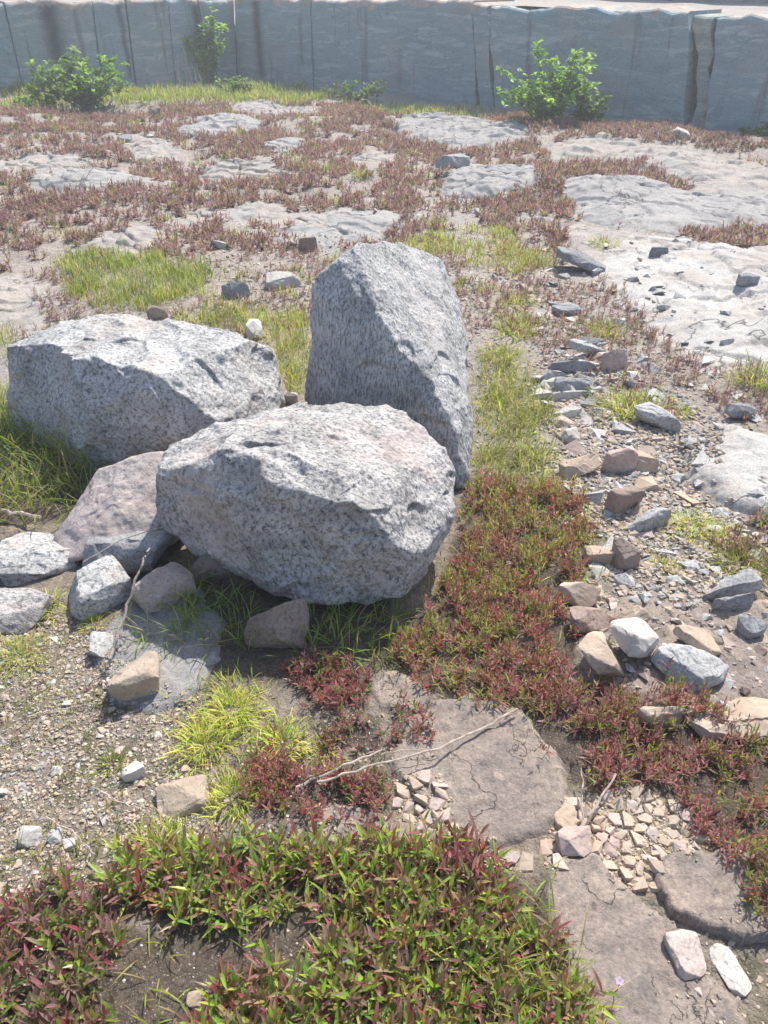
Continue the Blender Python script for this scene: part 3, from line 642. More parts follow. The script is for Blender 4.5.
def scatter_pts(pw, n, smin, smax, power=2.0, avoid=True, sep=.55, slab=True, tries=6):
    """non overlapping points with sizes inside a world polygon"""
    lo, hi = pw.min(0), pw.max(0); out = []; cell = {}
    cs = smax
    for _ in range(n*tries):
        if len(out) >= n: break
        p = lo+rng.random(2)*(hi-lo)
        if sdist(pw, p[0:1], p[1:2])[0] < 0: continue
        if avoid and in_foot(p[0:1], p[1:2])[0]: continue
        if not slab and on_slab(p[0:1], p[1:2])[0]: continue
        s = smin+(smax-smin)*rng.random()**power; ci = (int(p[0]//cs), int(p[1]//cs)); ok = True
        for a in (-1, 0, 1):
            for b in (-1, 0, 1):
                for (q, t) in cell.get((ci[0]+a, ci[1]+b), ()):
                    if (q[0]-p[0])**2+(q[1]-p[1])**2 < ((s+t)*.5*sep)**2: ok = False; break
        if ok: cell.setdefault(ci, []).append((p, s)); out.append((p[0], p[1], s))
    return out
def stones(pts, name, label, cat, group, mats, flat=.5):
    if not pts: return
    z = surf(np.array([p[0] for p in pts]), np.array([p[1] for p in pts]))
    for (x, y, s), zz in zip(pts, z):
        me = random.choice(protos(random.choice(mats), random.random() < flat))
        o = link(name, me, None, None, (x, y, zz+s*.03)); o.scale = (s, s, s*random.uniform(.8, 1.2))
        o.rotation_euler = (random.gauss(0, .22), random.gauss(0, .22), random.uniform(0, 6.28)); tag(o, label, cat, group)
RUB1 = poly([(540,360),(600,345),(650,390),(720,440),(695,480),(768,540),(768,575),(700,590),(640,610),(580,600),(600,540),(560,480),(545,420)])
RUB2 = poly([(470,255),(560,245),(620,290),(640,340),(560,350),(500,300)])
RUB3 = poly([(590,590),(768,560),(800,720),(720,740),(620,700)])
GRV = poly([(-20,620),(60,610),(105,640),(120,700),(180,710),(190,760),(235,800),(200,840),(110,860),(0,900),(-60,900)])
CRM = poly([(540,845),(575,800),(620,785),(680,800),(712,840),(690,855),(660,850),(650,890),(625,880),(590,845),(555,870)])
CRM2 = poly([(395,780),(440,770),(450,840),(520,850),(530,870),(480,862),(400,830)])
stones(scatter_pts(RUB1, 60, .07, .14, 1.3, sep=.95), 'rubble_rock', 'medium angular rock among the loose rubble right of the tall boulder', 'stone', 'medium rocks in the rubble', ['st_grey', 'st_tan', 'st_pinkg', 'st_light', 'st_grey', 'st_grey'], .85)
PILE = poly([(535,385),(550,355),(590,338),(612,352),(600,385),(600,425),(560,425)])
stones(scatter_pts(PILE, 34, .08, .17, 1.2, sep=.62), 'flat_shard', 'thin flat grey shard in the stacked pile left of the round grass clump', 'stone', 'flat shards of the rubble pile', ['st_grey', 'st_dark', 'st_grey', 'st_light'], 1.0)
stones(scatter_pts(poly([(560,262),(700,300),(768,420),(768,520),(640,430),(540,300)]), 60, .05, .15, 1.6, sep=.9), 'grey_shard', 'thin angular grey shard strewn between the rubble pile and the pale slab', 'stone', 'grey shards towards the pale slab', ['st_grey', 'st_dark', 'st_grey', 'st_light'], 1.0)
st1 = scatter_pts(RUB1, 295, .028, .075, 1.6)
stones(st1, 'rubble_stone', 'small angular loose stone in the grey and tan rubble right of the tall boulder', 'stone', 'rubble stones right of the tall boulder', ['st_grey', 'st_grey', 'st_tan', 'st_pinkg', 'st_light', 'st_dark'], .88)
stones(scatter_pts(RUB2, 110, .03, .11, 1.6), 'stone_chip', 'flat stone chip scattered among grass beyond the rubble', 'stone', 'stone chips beyond the rubble', ['st_grey', 'st_pinkg', 'st_tan', 'st_light'], .8)
stones(scatter_pts(RUB3, 170, .016, .062, 1.9), 'broken_stone', 'small broken stone on the brown slab around the wedge shaped rock', 'stone', 'broken stones on the brown slab', ['st_grey', 'st_pinkg', 'st_tan', 'st_brown'], .6)
stones(scatter_pts(GRV, 290, .012, .036, 1.8), 'pebble', 'small pebble in the gravel patch at the left', 'stone', 'pebbles of the left gravel patch', ['st_light', 'st_pinkg', 'st_grey', 'st_tan', 'st_cream'], .3)
stones(scatter_pts(poly([(130,930),(300,925),(320,960),(230,1020),(110,1020)]), 22, .005, .013, 2), 'soil_pebble', 'tiny pale pebble on the dark soil patch at the bottom', 'stone', 'pebbles on the dark soil', ['st_light', 'st_grey', 'st_cream'], .3)
stones(scatter_pts(poly([(0,130),(230,110),(560,110),(540,230),(300,270),(0,330)]), 60, .05, .16, 2.5), 'far_stone', 'small loose stone among the purple plants of the far floor', 'stone', 'loose stones of the far floor', ['st_light', 'st_pinkg', 'st_grey', 'st_dark'], .5)
stones(scatter_pts(poly([(590,235),(768,235),(800,400),(660,370)]), 40, .03, .10, 2.2), 'slab_chip', 'small dark chip lying on the pale slab at the right', 'stone', 'chips on the pale slab', ['st_grey', 'st_dark', 'st_light'], .6)
stones(scatter_pts(poly([(650,925),(768,935),(800,1040),(720,1030),(670,980)]), 36, .008, .026, 1.8), 'corner_stone_chip', 'small brownish chip in the lower right corner', 'stone', 'chips in the lower right corner', ['st_brown', 'st_pinkg', 'st_tan'], .4)
# cracked crust fragments: clipped Voronoi cells
def voronoi_frags(pw, n, shrink, hgt, mats, label, group, seed=0):
    rs = np.random.default_rng(seed); lo, hi = pw.min(0), pw.max(0); pts = []
    t = 0
    while len(pts) < n and t < 6000:
        t += 1; p = lo+rs.random(2)*(hi-lo)
        if sdist(pw, p[0:1], p[1:2])[0] < .0: continue
        r = .009+.022*rs.random()**1.6
        if all((p[0]-q[0])**2+(p[1]-q[1])**2 > r*r for q in pts): pts.append(p)
    pts = np.array(pts)
    for i, p in enumerate(pts):
        cell = [np.array(v)*rs.uniform(.016, .026)+p for v in ((-1, -1), (1, -1), (1, 1), (-1, 1))]
        order = np.argsort(((pts-p)**2).sum(1))[1:14]
        for j in order:
            m = (p+pts[j])/2; nn = pts[j]-p; out = []
            for a in range(len(cell)):
                A, B = cell[a], cell[(a+1) % len(cell)]; da, db = (A-m)@nn, (B-m)@nn
                if da <= 0: out.append(A)
                if da*db < 0: out.append(A+(B-A)*da/(da-db))
            cell = out
            if len(cell) < 3: break
        if len(cell) < 3: continue
        c = np.mean(cell, 0); z0 = float(surf(np.array([c[0]]), np.array([c[1]]))[0]); h = hgt*(.5+rs.random())
        sh = shrink*(.86+.14*rs.random()); tl = rs.normal(size=2)*.30
        P3 = []
        for q in cell:
            qq = c+(q-c)*sh*(1+rs.normal()*.10); mid = c+(qq-c)*rs.uniform(.6, .9)
            for (r_, hz) in ((qq, -.006), (c+(qq-c)*1.0, h*.55), (mid, h)):
                P3.append(Vector((r_[0]-c[0], r_[1]-c[1], hz+(0 if hz < 0 else (r_-c)@tl+rs.normal()*.0034))))
        P3.append(Vector((rs.normal()*.003, rs.normal()*.003, h*rs.uniform(1.1, 1.6))))
        bm = hull_mesh(P3); me = bpy.data.meshes.new('crust_fragment'); bm.to_mesh(me); bm.free(); me.materials.append(M[mats[rs.integers(len(mats))]])
        tag(link('crust_fragment', me, None, None, (c[0], c[1], z0)), label, 'stone', group)
voronoi_frags(CRM, 60, .93, .004, ['st_cream', 'st_tan', 'st_pinkg'], 'low flat cream crust plate bedded between the cracked slabs at the lower right', 'crust plates between the lower slabs', 3)
voronoi_frags(CRM2, 22, .93, .004, ['st_tan', 'st_cream', 'st_pinkg'], 'low flat cream crust plate at the left edge of the middle slab', 'crust plates beside the middle slab', 4)
stones(scatter_pts(CRM, 290, .010, .028, 1.7, sep=.66), 'crumbled_stone', 'cream crumbled stone lying loose between the cracked slabs at the lower right', 'stone', 'crumbled stones between the lower slabs', ['st_cream', 'st_cream', 'st_tan', 'st_pinkg'], .6)
stones(scatter_pts(CRM2, 110, .008, .024, 1.6, sep=.66), 'small_crumbled_stone', 'cream crumbled stone lying loose at the left edge of the middle slab', 'stone', 'crumbled stones beside the middle slab', ['st_cream', 'st_cream', 'st_tan'], .6)
# the countless fine gravel
def gravel():
    Vs, Fs, Cs = [], [], []; n0 = 0
    pal = np.array([[.44, .385, .32], [.38, .31, .245], [.33, .315, .295], [.40, .31, .22], [.22, .19, .165], [.50, .43, .33]])
    def add(pw, dens, s0, s1_, sel=None, cap=4000, off=False):
        nonlocal n0
        p = sample(pw, dens, cap); p = p[~in_foot(p[:, 0], p[:, 1])]
        if off: p = p[~on_slab(p[:, 0], p[:, 1])]
        z = surf(p[:, 0], p[:, 1])
        for (x, y), zz in zip(p, z):
            V0, F0 = PV[rng.integers(10)]; s = s0+(s1_-s0)*rng.random()**2.2; a = rng.random()*6.28; c, sn = math.cos(a), math.sin(a)
            V = V0*s; V = np.stack([V[:, 0]*c-V[:, 1]*sn+x, V[:, 0]*sn+V[:, 1]*c+y, V[:, 2]+zz+s*.08+V[:, 0]*rng.normal()*.3], 1)
            Vs.append(V); Fs.append(F0+n0); n0 += len(V); cc = pal[rng.integers(len(pal)) if sel is None else sel[rng.integers(len(sel))]]*(.8+.4*rng.random()); Cs.append(np.tile(cc, (len(V), 1)))
    add(GRV, 15000, .004, .016, [0, 1, 2, 3, 5, 1], 15000)
    add(poly([(-40,600),(240,700),(420,700),(440,850),(-40,900)]), 4500, .004, .014, None, 9000)
    add(RUB1, 11000, .008, .034, [0, 1, 2, 2, 3, 1], 15000)
    add(poly([(470,300),(640,340),(760,400),(768,560),(560,560),(480,480)]), 1800, .006, .028, [0, 1, 2, 2, 3], 7000, True)
    add(RUB3, 2200, .003, .010, [1, 2, 3, 4], 3000)
    add(CRM, 16000, .004, .013, [0, 3, 1, 3], 3600); add(CRM2, 12000, .004, .012, [0, 3, 1, 3], 2000)
    add(poly([(100,915),(330,915),(330,1040),(90,1040)]), 2600, .002, .007, [0, 2, 4], 2500)
    add(poly([(640,900),(800,920),(800,1040),(680,1030)]), 3500, .003, .010, [1, 3, 4], 1500)
    add(poly([(-20,330),(470,300),(768,300),(790,120),(230,100),(-40,120)]), 45, .012, .05, [0, 1, 3, 5], 5500, True)
    add(poly([(190,330),(470,330),(560,300),(520,230),(200,240)]), 500, .008, .035, None, 3000)
    tag(link('gravel', mesh_np('gravel', np.concatenate(Vs), np.concatenate(Fs), np.concatenate(Cs), False), M['gravel']), 'fine loose gravel and crumbs strewn over the quarry floor', None, None, 'stuff')
gravel()

# ---------------------------------------------------------------- vegetation
class Leaves:
    """collects curved leaf strips"""
    def __init__(s): s.V = []; s.F = []; s.C = []; s.n = 0
    def add(s, base, az, el, L, Wd, droop, col, col2=None, rows=3, crease=0.0, roll=None):
        """arrays: base (n,3), az, el, L, Wd, droop (n); col (n,3) at the base, col2 at the tip"""
        n = len(base)
        if n == 0: return
        col2 = col if col2 is None else col2
        h = np.stack([np.cos(az), np.sin(az), np.zeros(n)], 1); side = np.stack([-np.sin(az), np.cos(az), np.zeros(n)], 1)
        if roll is not None: side = side*np.cos(roll)[:, None]+np.array([0, 0, 1])*np.sin(roll)[:, None]
        pts = []; cols = []; p = base.copy(); e = el.copy(); k = rows
        wprof = {2: [.7, 0], 3: [.55, 1, 0], 4: [.45, 1, .85, 0], 5: [.4, .9, 1, .7, 0]}[k]
        for r in range(k):
            t = r/(k-1); wv = Wd*wprof[r]/2; cc = col*(1-t)+col2*t
            if r == k-1: pts.append(p[:, None, :]); cols.append(cc[:, None, :])
            else:
                if crease:
                    nn = np.cross(h, side); lift = (wv*crease)[:, None]*np.array([0, 0, 1])
                    pts.append(np.stack([p-side*wv[:, None]+lift, p, p+side*wv[:, None]+lift], 1)); cols.append(np.repeat(cc[:, None, :], 3, 1))
                else: pts.append(np.stack([p-side*wv[:, None], p+side*wv[:, None]], 1)); cols.append(np.repeat(cc[:, None, :], 2, 1))
            step = L/(k-1); p = p+h*(np.cos(e)*step)[:, None]+np.array([0, 0, 1])*(np.sin(e)*step)[:, None]; e = e-droop/(k-1)
        V = np.concatenate(pts, 1); C = np.concatenate(cols, 1); m = V.shape[1]; w_ = 3 if crease else 2; T = []
        for r in range(k-2):
            for j in range(w_-1):
                a = r*w_+j; T += [[a, a+1, a+w_+1], [a, a+w_+1, a+w_]]
        a = (k-2)*w_
        for j in range(w_-1): T.append([a+j, a+j+1, m-1])
        T = np.array(T); Fc = (T[None]+(np.arange(n)*m)[:, None, None]).reshape(-1, 3)+s.n
        s.V.append(V.reshape(-1, 3)); s.C.append(C.reshape(-1, 3)); s.F.append(Fc); s.n += n*m
    def build(s, name, mat, parent=None):
        return link(name, mesh_np(name, np.concatenate(s.V), np.concatenate(s.F), np.concatenate(s.C), False), mat, parent)
def U(a, b, n): return a+(b-a)*rng.random(n)
RED = np.array([[.40, .09, .12], [.31, .08, .08], [.44, .15, .18], [.28, .11, .09], [.38, .18, .14]])
PUR = np.array([[.27, .14, .14], [.21, .10, .10], [.33, .18, .18], [.24, .15, .12], [.37, .21, .22]])
GRN = np.array([[.14, .24, .04], [.20, .31, .045], [.11, .19, .04], [.27, .33, .06], [.18, .26, .07]])
YGR = np.array([[.29, .36, .055], [.22, .31, .05], [.34, .39, .08], [.17, .26, .05], [.37, .35, .12], [.34, .28, .13]])
BRN = np.array([[.20, .15, .10], [.30, .23, .16], [.15, .11, .08]])
def pick(pal, n): return pal[rng.integers(len(pal), size=n)]*(U(.75, 1.25, n)[:, None])
def succ(lv, p, hgt, nl, L, Wd, gfrac, pal=RED, palg=GRN, rows=3, crease=0, el0=16, dead=.06):
    """bushy little stems with narrow fleshy leaves all the way up; gfrac: share of green leaves, array or number"""
    n = len(p)
    if n == 0: return
    z = surf(p[:, 0], p[:, 1]); H = hgt*U(.55, 1.25, n)*(.45+1.25*np.clip(n2(p[:, 0], p[:, 1], .55/hgt, 2, 88)+.45, 0, 1.2)); lean = rng.normal(size=(n, 2))*H[:, None]*.35; gf = np.broadcast_to(gfrac, (n,))
    gp = rng.random(n) < gf
    for k in range(nl):
        t = (k+.3)/nl; tt = np.clip(t+U(-.1, .1, n), .02, 1); az = k*2.4+U(0, 6.28, n)*(1 if k == 0 else .12)+p[:, 0]*777
        base = np.stack([p[:, 0]+lean[:, 0]*tt, p[:, 1]+lean[:, 1]*tt, z+H*tt], 1)
        el = R(el0)+R(62)*tt+rng.normal(size=n)*.25; ln = L*U(.6, 1.25, n)*(1.0-.25*tt)
        isg = (rng.random(n) < np.where(gp, .78, .10))
        c1 = np.where(isg[:, None], pick(palg, n), pick(pal, n)); dd = rng.random(n) < dead; c1[dd] = pick(BRN, dd.sum())
        tip = np.where((rng.random(n) < .3)[:, None], pick(pal, n), c1*1.1)
        lv.add(base, az, el, ln, Wd*U(.7, 1.3, n), U(.0, .7, n), c1, tip, rows, crease, U(-.5, .5, n))
    # stems as thin dark strips
    lv.add(np.stack([p[:, 0], p[:, 1], z-.004], 1), np.arctan2(lean[:, 1], lean[:, 0]), np.arctan2(H, np.hypot(lean[:, 0], lean[:, 1])), H*1.02, np.full(n, .0022)*(1 if hgt < .09 else 1.4), np.zeros(n), pick(BRN*.8+.03*pal[0], n), None, 2)
def edge_pts(pw, dens, nscale=9, namp=.05, off=.0):
    p = sample(np.array(pw)+0, dens); d = sdist(pw, p[:, 0], p[:, 1])+n2(p[:, 0], p[:, 1], nscale, 3, 9)*namp
    p = p[(d > off) & (rng.random(len(p)) < np.clip(.25+d/.06, 0, 1)) & (n2(p[:, 0], p[:, 1], 8, 3, 19) > (-.13 if pw is MAT_A or pw is MAT_B else -.25))]; return p[~in_foot(p[:, 0], p[:, 1], .0)]
def green_noise(p, s, bias): return np.clip(n2(p[:, 0], p[:, 1], s, 3, 31)*1.8+bias, 0, 1)
def toimg(p):
    """approximate image row of a ground point, for colour zones defined on the ground"""
    y, z = p[:, 1], -CAM_H; c, s = math.cos(PITCH), math.sin(PITCH)
    return 512-F*(y*s+z*c)/(y*c-z*s)

lv = Leaves(); p = edge_pts(MAT_A, 3000); row = toimg(p)
gA = np.clip(.92-(row-520)/260+n2(p[:, 0], p[:, 1], 9, 3, 31)*2.4-(p[:, 0]-.3)*.7, .08, .95)
succ(lv, p, .055, 12, .029, .0046, gA, np.concatenate([RED, PUR[:1], PUR[3:]]), YGR*.98, 3)
tag(lv.build('ground_cover', M['leaf']), 'red and green mat of succulent plants right of the front boulder', None, None, 'stuff')
lv = Leaves(); p = edge_pts(MAT_B, 4200); gB = np.clip(.32+n2(p[:, 0], p[:, 1], 9, 3, 31)*1.7, .04, .8)
mixp = np.concatenate([PUR*1.05, RED[:3], PUR*1.2])
succ(lv, p, .052, 12, .029, .0044, gB, mixp, YGR*.8, 3)
tag(lv.build('ground_cover', M['leaf']), 'purple brown mat of succulent plants across the lower right below the rubble', None, None, 'stuff')
for pw, lab, hh, g in zip(MAT_C, ['crimson succulent clump under the shade of the front boulder', 'dark red succulent clump under the two dry twigs', 'small red succulent clump on the left edge of the middle slab', 'sparse brown red plants between the two red clumps'], (.05, .055, .05, .03), (.12, .18, .12, .1)):
    lv = Leaves(); p = edge_pts(pw, 4200 if hh > .04 else 2200, 12, .03); succ(lv, p, hh, 12, .024, .0048, g, np.concatenate([RED, PUR]) if hh > .04 else PUR, GRN, 3)
    tag(lv.build('ground_cover', M['leaf']), lab, None, None, 'stuff')
lv = Leaves(); p = edge_pts(MAT_D, 3000, 10, .05); row = toimg(p)
gD = np.clip(.95-np.clip((p[:, 0]-.02)/.25, 0, .55)*np.clip((950-row)/80, 0, 1)+n2(p[:, 0], p[:, 1], 9, 3, 31)*.6, .1, .95)
succ(lv, p, .048, 8, .060, .0076, gD, np.concatenate([PUR*.95, RED[:3]*.85]), np.concatenate([GRN*1.3, GRN[1:]*1.5, YGR*1.1]), 4, .3, dead=.12)
tag(lv.build('ground_cover', M['leaf_gloss']), 'glossy green and purple broad leaved mat across the bottom of the picture', None, None, 'stuff')
lv = Leaves(); p = edge_pts(MAT_E, 2600, 10, .03); succ(lv, p, .06, 9, .044, .0075, .5, np.concatenate([PUR, RED[:1]*.8]), GRN, 4, .35, dead=.15)
tag(lv.build('ground_cover', M['leaf_gloss']), 'purple and green broad leaved mat in the lower left corner', None, None, 'stuff')
lv = Leaves(); p = edge_pts(MAT_F, 2400, 8, .04); succ(lv, p, .05, 10, .026, .005, .3, PUR, YGR*.8, 3)
tag(lv.build('ground_cover', M['leaf']), 'purple clump with green centre at the right edge beyond the flat rock', None, None, 'stuff')
# sparse sprigs around the gravel at left
lv = Leaves(); p = edge_pts(poly([(-30,640),(110,640),(230,760),(240,850),(-40,900)]), 330, 5, .25, .0); succ(lv, p, .028, 7, .018, .003, .7, PUR, GRN*.9, 3)
tag(lv.build('sparse_weeds', M['leaf']), 'thin low weeds sprinkled over the gravel patch at the left', None, None, 'stuff')

# far purple cover
def far_cover():
    lv = Leaves(); reg = poly([(-80,345),(-80,112),(60,112),(230,103),(480,112),(800,150),(860,450),(660,430),(540,350),(470,330),(200,345)])
    p = sample(reg, 620, 130000); x, y = p[:, 0], p[:, 1]
    k = n2(x, y, 1.1, 3, 77)*1.2+n2(x, y, 4, 3, 78)*1.5
    thr = np.full(len(p), -.10)
    bare = sdist(poly([(560,175),(540,140),(860,150),(900,460),(700,440),(640,330),(570,260)]), x, y) > 0; thr[bare] = .75
    for q in [[(540,185),(560,168),(640,165),(700,180),(680,192),(600,185)], [(680,235),(720,224),(800,235),(800,255),(720,252)], [(535,330),(560,295),(600,280),(650,295),(690,340),(720,378),(660,390),(610,360),(560,350)], [(730,365),(790,355),(800,400),(745,392)], [(700,395),(790,390),(800,425),(730,420)], [(480,115),(768,135),(768,150),(560,142)], [(490,205),(540,180),(580,215),(570,245),(520,245)]]:
        thr[sdist(poly(q), x, y) > -.02] = -.6
    k = k-thr; sl = np.zeros(len(p), bool)
    for pw, h, e, mm, s in SLW: sl |= (sdist(pw, x, y)+n2(x, y, 4, 2, 3)*.12) > .06
    keep = (k > 0) & ~sl & ~in_foot(x, y, -.05)
    for pw in GREENS: keep &= ~((sdist(pw, x, y) > .02) & (rng.random(len(p)) < .75))
    p = p[keep]; pal = np.concatenate([np.array([[.27, .17, .175], [.21, .14, .14], [.32, .22, .22]]), PUR*np.array([1.0, .92, 1.15]), PUR*np.array([.8, .74, .9]), PUR[2:]*np.array([1.05, 1.05, 1.3]), PUR*np.array([.75, .78, .95]), BRN[1:2]*1.1])
    d = np.hypot(p[:, 0], p[:, 1]); nr = d < 5.5
    succ(lv, p[nr], .036, 9, .038, .009, .08, pal, YGR*.7, 2, 0, 4); succ(lv, p[~nr], .042, 8, .062, .019, .07, pal, YGR*.7, 2, 0, 2)
    g = sample(reg, 5, 2000); gx, gy = g[:, 0], g[:, 1]; g = g[(n2(gx, gy, .8, 2, 60) > -.05) & ~on_slab(gx, gy) & ~in_foot(gx, gy, -.1)]; lg = Leaves(); blades(lg, g, .085, .010, YGR, 55, 24, 1.1, 3, 26, .05)
    tag(lg.build('scattered_grass', M['grass']), 'small scattered green grass sprigs among the purple plants of the far floor', None, None, 'stuff')
    tag(lv.build('purple_ground_cover', M['leaf']), 'low dull purple plants spread over the far quarry floor', None, None, 'stuff')
GREENS = [poly(q) for q in [[(60,262),(120,255),(212,268),(210,300),(170,312),(100,312),(70,290)], [(0,112),(0,96),(120,92),(300,88),(330,98),(300,106),(150,108)], [(330,104),(400,104),(500,112),(480,118),(380,114)],
    [(395,250),(410,236),(470,228),(545,240),(560,262),(520,278),(470,268)], [(185,318),(230,310),(310,315),(310,395),(285,395),(272,345),(200,330)]]]

# grass: blades
def blades(lv, p, L, Wd, pal, el0=60, spread=26, droop=1.2, rows=4, nb=1, rad=.0, dark=.0):
    n = len(p)*nb
    if n == 0: return
    if len(p) > 60:
        kk = n2(p[:, 0], p[:, 1], 6 if p[:, 1].mean() < 5 else 2.2, 3, 91)*1.3+.62; p = p[rng.random(len(p)) < kk]; n = len(p)*nb
    q = np.repeat(p, nb, 0); c0 = q.copy(); q = q+rng.normal(size=q.shape)*rad; z = surf(q[:, 0], q[:, 1])
    az = U(0, 6.283, n); 
    if rad: 
        dv = q-c0; az = np.arctan2(dv[:, 1], dv[:, 0])+rng.normal(size=n)*.7
    el = np.clip(R(el0)+rng.normal(size=n)*R(spread), R(8), R(89)); c = pick(pal, n); c = c*(1+.5*np.clip(n2(q[:, 0], q[:, 1], 5, 2, 92), -.6, .6))[:, None]; c2 = c*np.array([1.25, 1.15, 1.0])
    dr = rng.random(n) < .13; c[dr] = pick(np.array([[.42, .34, .18]]), dr.sum()); c2[dr] = c[dr]
    lv.add(np.stack([q[:, 0], q[:, 1], z-.003], 1), az, el, L*U(.45, 1.2, n), Wd*U(.7, 1.3, n), U(.3, 1.0, n)*droop, c*(.85), c2, rows)
far_cover()
lv = Leaves()
blades(lv, sample(GREENS[0], 2600), .10, .004, np.concatenate([YGR, GRN]), 65, 20, 1.0, 3, 3, .02)
blades(lv, sample(GREENS[1], 300), .16, .012, np.concatenate([YGR, GRN]), 60, 20, .9, 3, 4, .05)
blades(lv, sample(GREENS[2], 180), .13, .012, np.concatenate([YGR*.8, GRN]), 60, 20, .9, 3, 4, .05)
pp = sample(GREENS[3], 1100); pp = pp[n2(pp[:, 0], pp[:, 1], 3, 2, 55) > -.15]; blades(lv, pp, .09, .005, YGR, 60, 22, 1.0, 3, 5, .03)
pp = sample(GREENS[4], 1900); pp = pp[~in_foot(pp[:, 0], pp[:, 1])]; blades(lv, pp, .10, .0045, YGR, 62, 22, 1.0, 3, 4, .02)
pp = sample(poly([(-10,405),(30,400),(92,430),(95,500),(60,525),(-20,530)]), 1500); pp = pp[~in_foot(pp[:, 0], pp[:, 1], .02)]; blades(lv, pp, .18, .0045, np.concatenate([GRN, YGR*.8]), 62, 20, 1.5, 5, 3, .02)
pp = sample(poly([(125,600),(190,585),(250,590),(260,650),(200,655),(140,645)]), 2200); blades(lv, pp, .12, .0035, GRN, 55, 22, 1.4, 4, 2, .015)
pp = sample(poly([(290,600),(400,600),(420,640),(370,665),(300,655)]), 2200); blades(lv, pp, .10, .004, GRN, 60, 22, 1.2, 4, 2, .015)
pp = sample(poly([(462,455),(520,395),(545,405),(560,430),(545,470),(505,485),(470,490)]), 3200); pp = pp[~in_foot(pp[:, 0], pp[:, 1], 0)]; blades(lv, pp, .085, .0035, YGR, 62, 22, 1.3, 4, 3, .02)
pp = sample(poly([(468,375),(500,365),(540,385),(525,410),(475,440)]), 3000); blades(lv, pp, .09, .0035, YGR, 62, 22, 1.3, 4, 3, .02)
pp = sample(poly([(-5,360),(-5,330),(15,335),(10,360)]), 1100); blades(lv, pp, .12, .004, YGR, 65, 20, 1.0, 4, 3, .02)
pp = sample(poly([(170,700),(215,672),(280,700),(270,745),(250,800),(215,800),(180,750)]), 1500); blades(lv, pp, .05, .0026, YGR*1.3, 50, 25, 1.4, 4, 3, .01)
pp = sample(poly([(-20,620),(60,600),(80,700),(10,740)]), 420); blades(lv, pp, .045, .002, YGR*.9, 45, 25, 1.2, 4, 3, .01)
pp = sample(poly([(455,900),(545,870),(600,1040),(440,1040)]), 3600); blades(lv, pp, .12, .0028, YGR*1.25, 65, 20, 1.2, 5, 1)
pp = sample(poly([(110,860),(440,830),(470,1040),(120,1040)]), 700); blades(lv, pp, .08, .0028, YGR, 60, 22, 1.2, 5, 1)
pp = sample(MAT_A, 1900); blades(lv, pp[~in_foot(pp[:, 0], pp[:, 1])], .06, .0026, YGR*1.1, 60, 22, 1.0, 4, 1)
pp = sample(MAT_B, 420); blades(lv, pp, .06, .0026, YGR*.9, 60, 22, 1.0, 4, 1)
pp = sample(poly([(-20,640),(110,640),(230,760),(230,850),(-40,900)]), 900); blades(lv, pp, .034, .0018, np.concatenate([YGR*.8, GRN, BRN]), 40, 25, 1.2, 4, 3, .008)
pp = sample(poly([(-20,820),(110,820),(120,1040),(-40,1040)]), 900); blades(lv, pp, .06, .0024, np.concatenate([YGR*.8, BRN]), 50, 25, 1.2, 5, 2, .008)
tag(lv.build('grass', M['grass']), 'fine green and yellow green grass growing between rocks and plants', None, None, 'stuff')
# single tufts: one object each
TUFTS = [  # px, py, radius px, blade length m, label, palette
 (632,398,36,.085,'round yellow green grass clump beside the stacked slabs in the rubble',YGR,260),
 (694,520,26,.055,'bright yellow grass tuft in the middle of the grey gravel at right',YGR*1.1,150),
 (664,562,14,.035,'tiny grass tuft between the upright stone and the purple clump',YGR,70),
 (742,556,30,.06,'green grass clump inside the purple clump at the right edge',YGR*.8,170),
 (520,318,26,.08,'grass clump on the open ground right of the tall boulder top',YGR,150),
 (604,325,22,.08,'grass clump in the red plants beyond the rubble stack',YGR,120),
 (516,292,24,.07,'low grass clump below the far grass right of the tall boulder',YGR,110),
 (500,350,24,.08,'grass clump close to the right side of the tall boulder',YGR,140),
 (232,700,34,.055,'yellow green grass tuft left of the crimson clump',YGR*1.15,200),
 (205,735,30,.05,'yellow green grass tuft above the cream sunken stone',YGR*1.1,150),
 (283,735,26,.05,'bright star shaped grass tuft among the dark red plants',YGR*1.15,110),
 (232,790,26,.05,'yellow grass tuft left of the dark red clump under the twigs',YGR*1.15,120),
 (325,745,18,.035,'small grass tuft just right of the star shaped tuft',YGR,60),
 (160,845,30,.05,'fine yellow green grass tuft at the top left of the foreground mat',YGR*1.1,170),
 (112,760,16,.03,'small sparse green tuft on the gravel patch',GRN,50),
 (45,605,16,.06,'bright green grass sprig growing between the left rocks',YGR*1.1,60),
 (92,620,14,.035,'little green sprig in front of the speckled squarish rock',YGR,40),
 (20,650,28,.05,'yellow grass tuft at the left edge below the whitish rock',YGR*1.1,120),
 (545,478,26,.05,'pale yellow green tuft at the upper edge of the red mat',YGR*1.1,120),
 (760,372,30,.09,'green tuft at the right edge above the dark tipped slab',YGR*.8,150),
 (604,242,14,.08,'small green tuft on the far slab at right',YGR,60),
 (326,166,14,.10,'green tuft in the purple plants at far centre, upper one',YGR,80),
 (300,160,12,.10,'green tuft in the purple plants at far centre, left one',YGR,60),
 (362,176,12,.10,'green tuft in the purple plants at far centre, right one',YGR,60),
 (236,154,12,.10,'green tuft in the purple plants left of far centre',YGR,60),
 (684,410,10,.05,'tiny green tuft beside the dark tipped slab',YGR,40),
 (336,258,14,.07,'small green tuft just behind the top of the tall boulder',YGR,70),
 (436,222,14,.09,'small green tuft above the far grass behind the tall boulder',YGR,60),
]
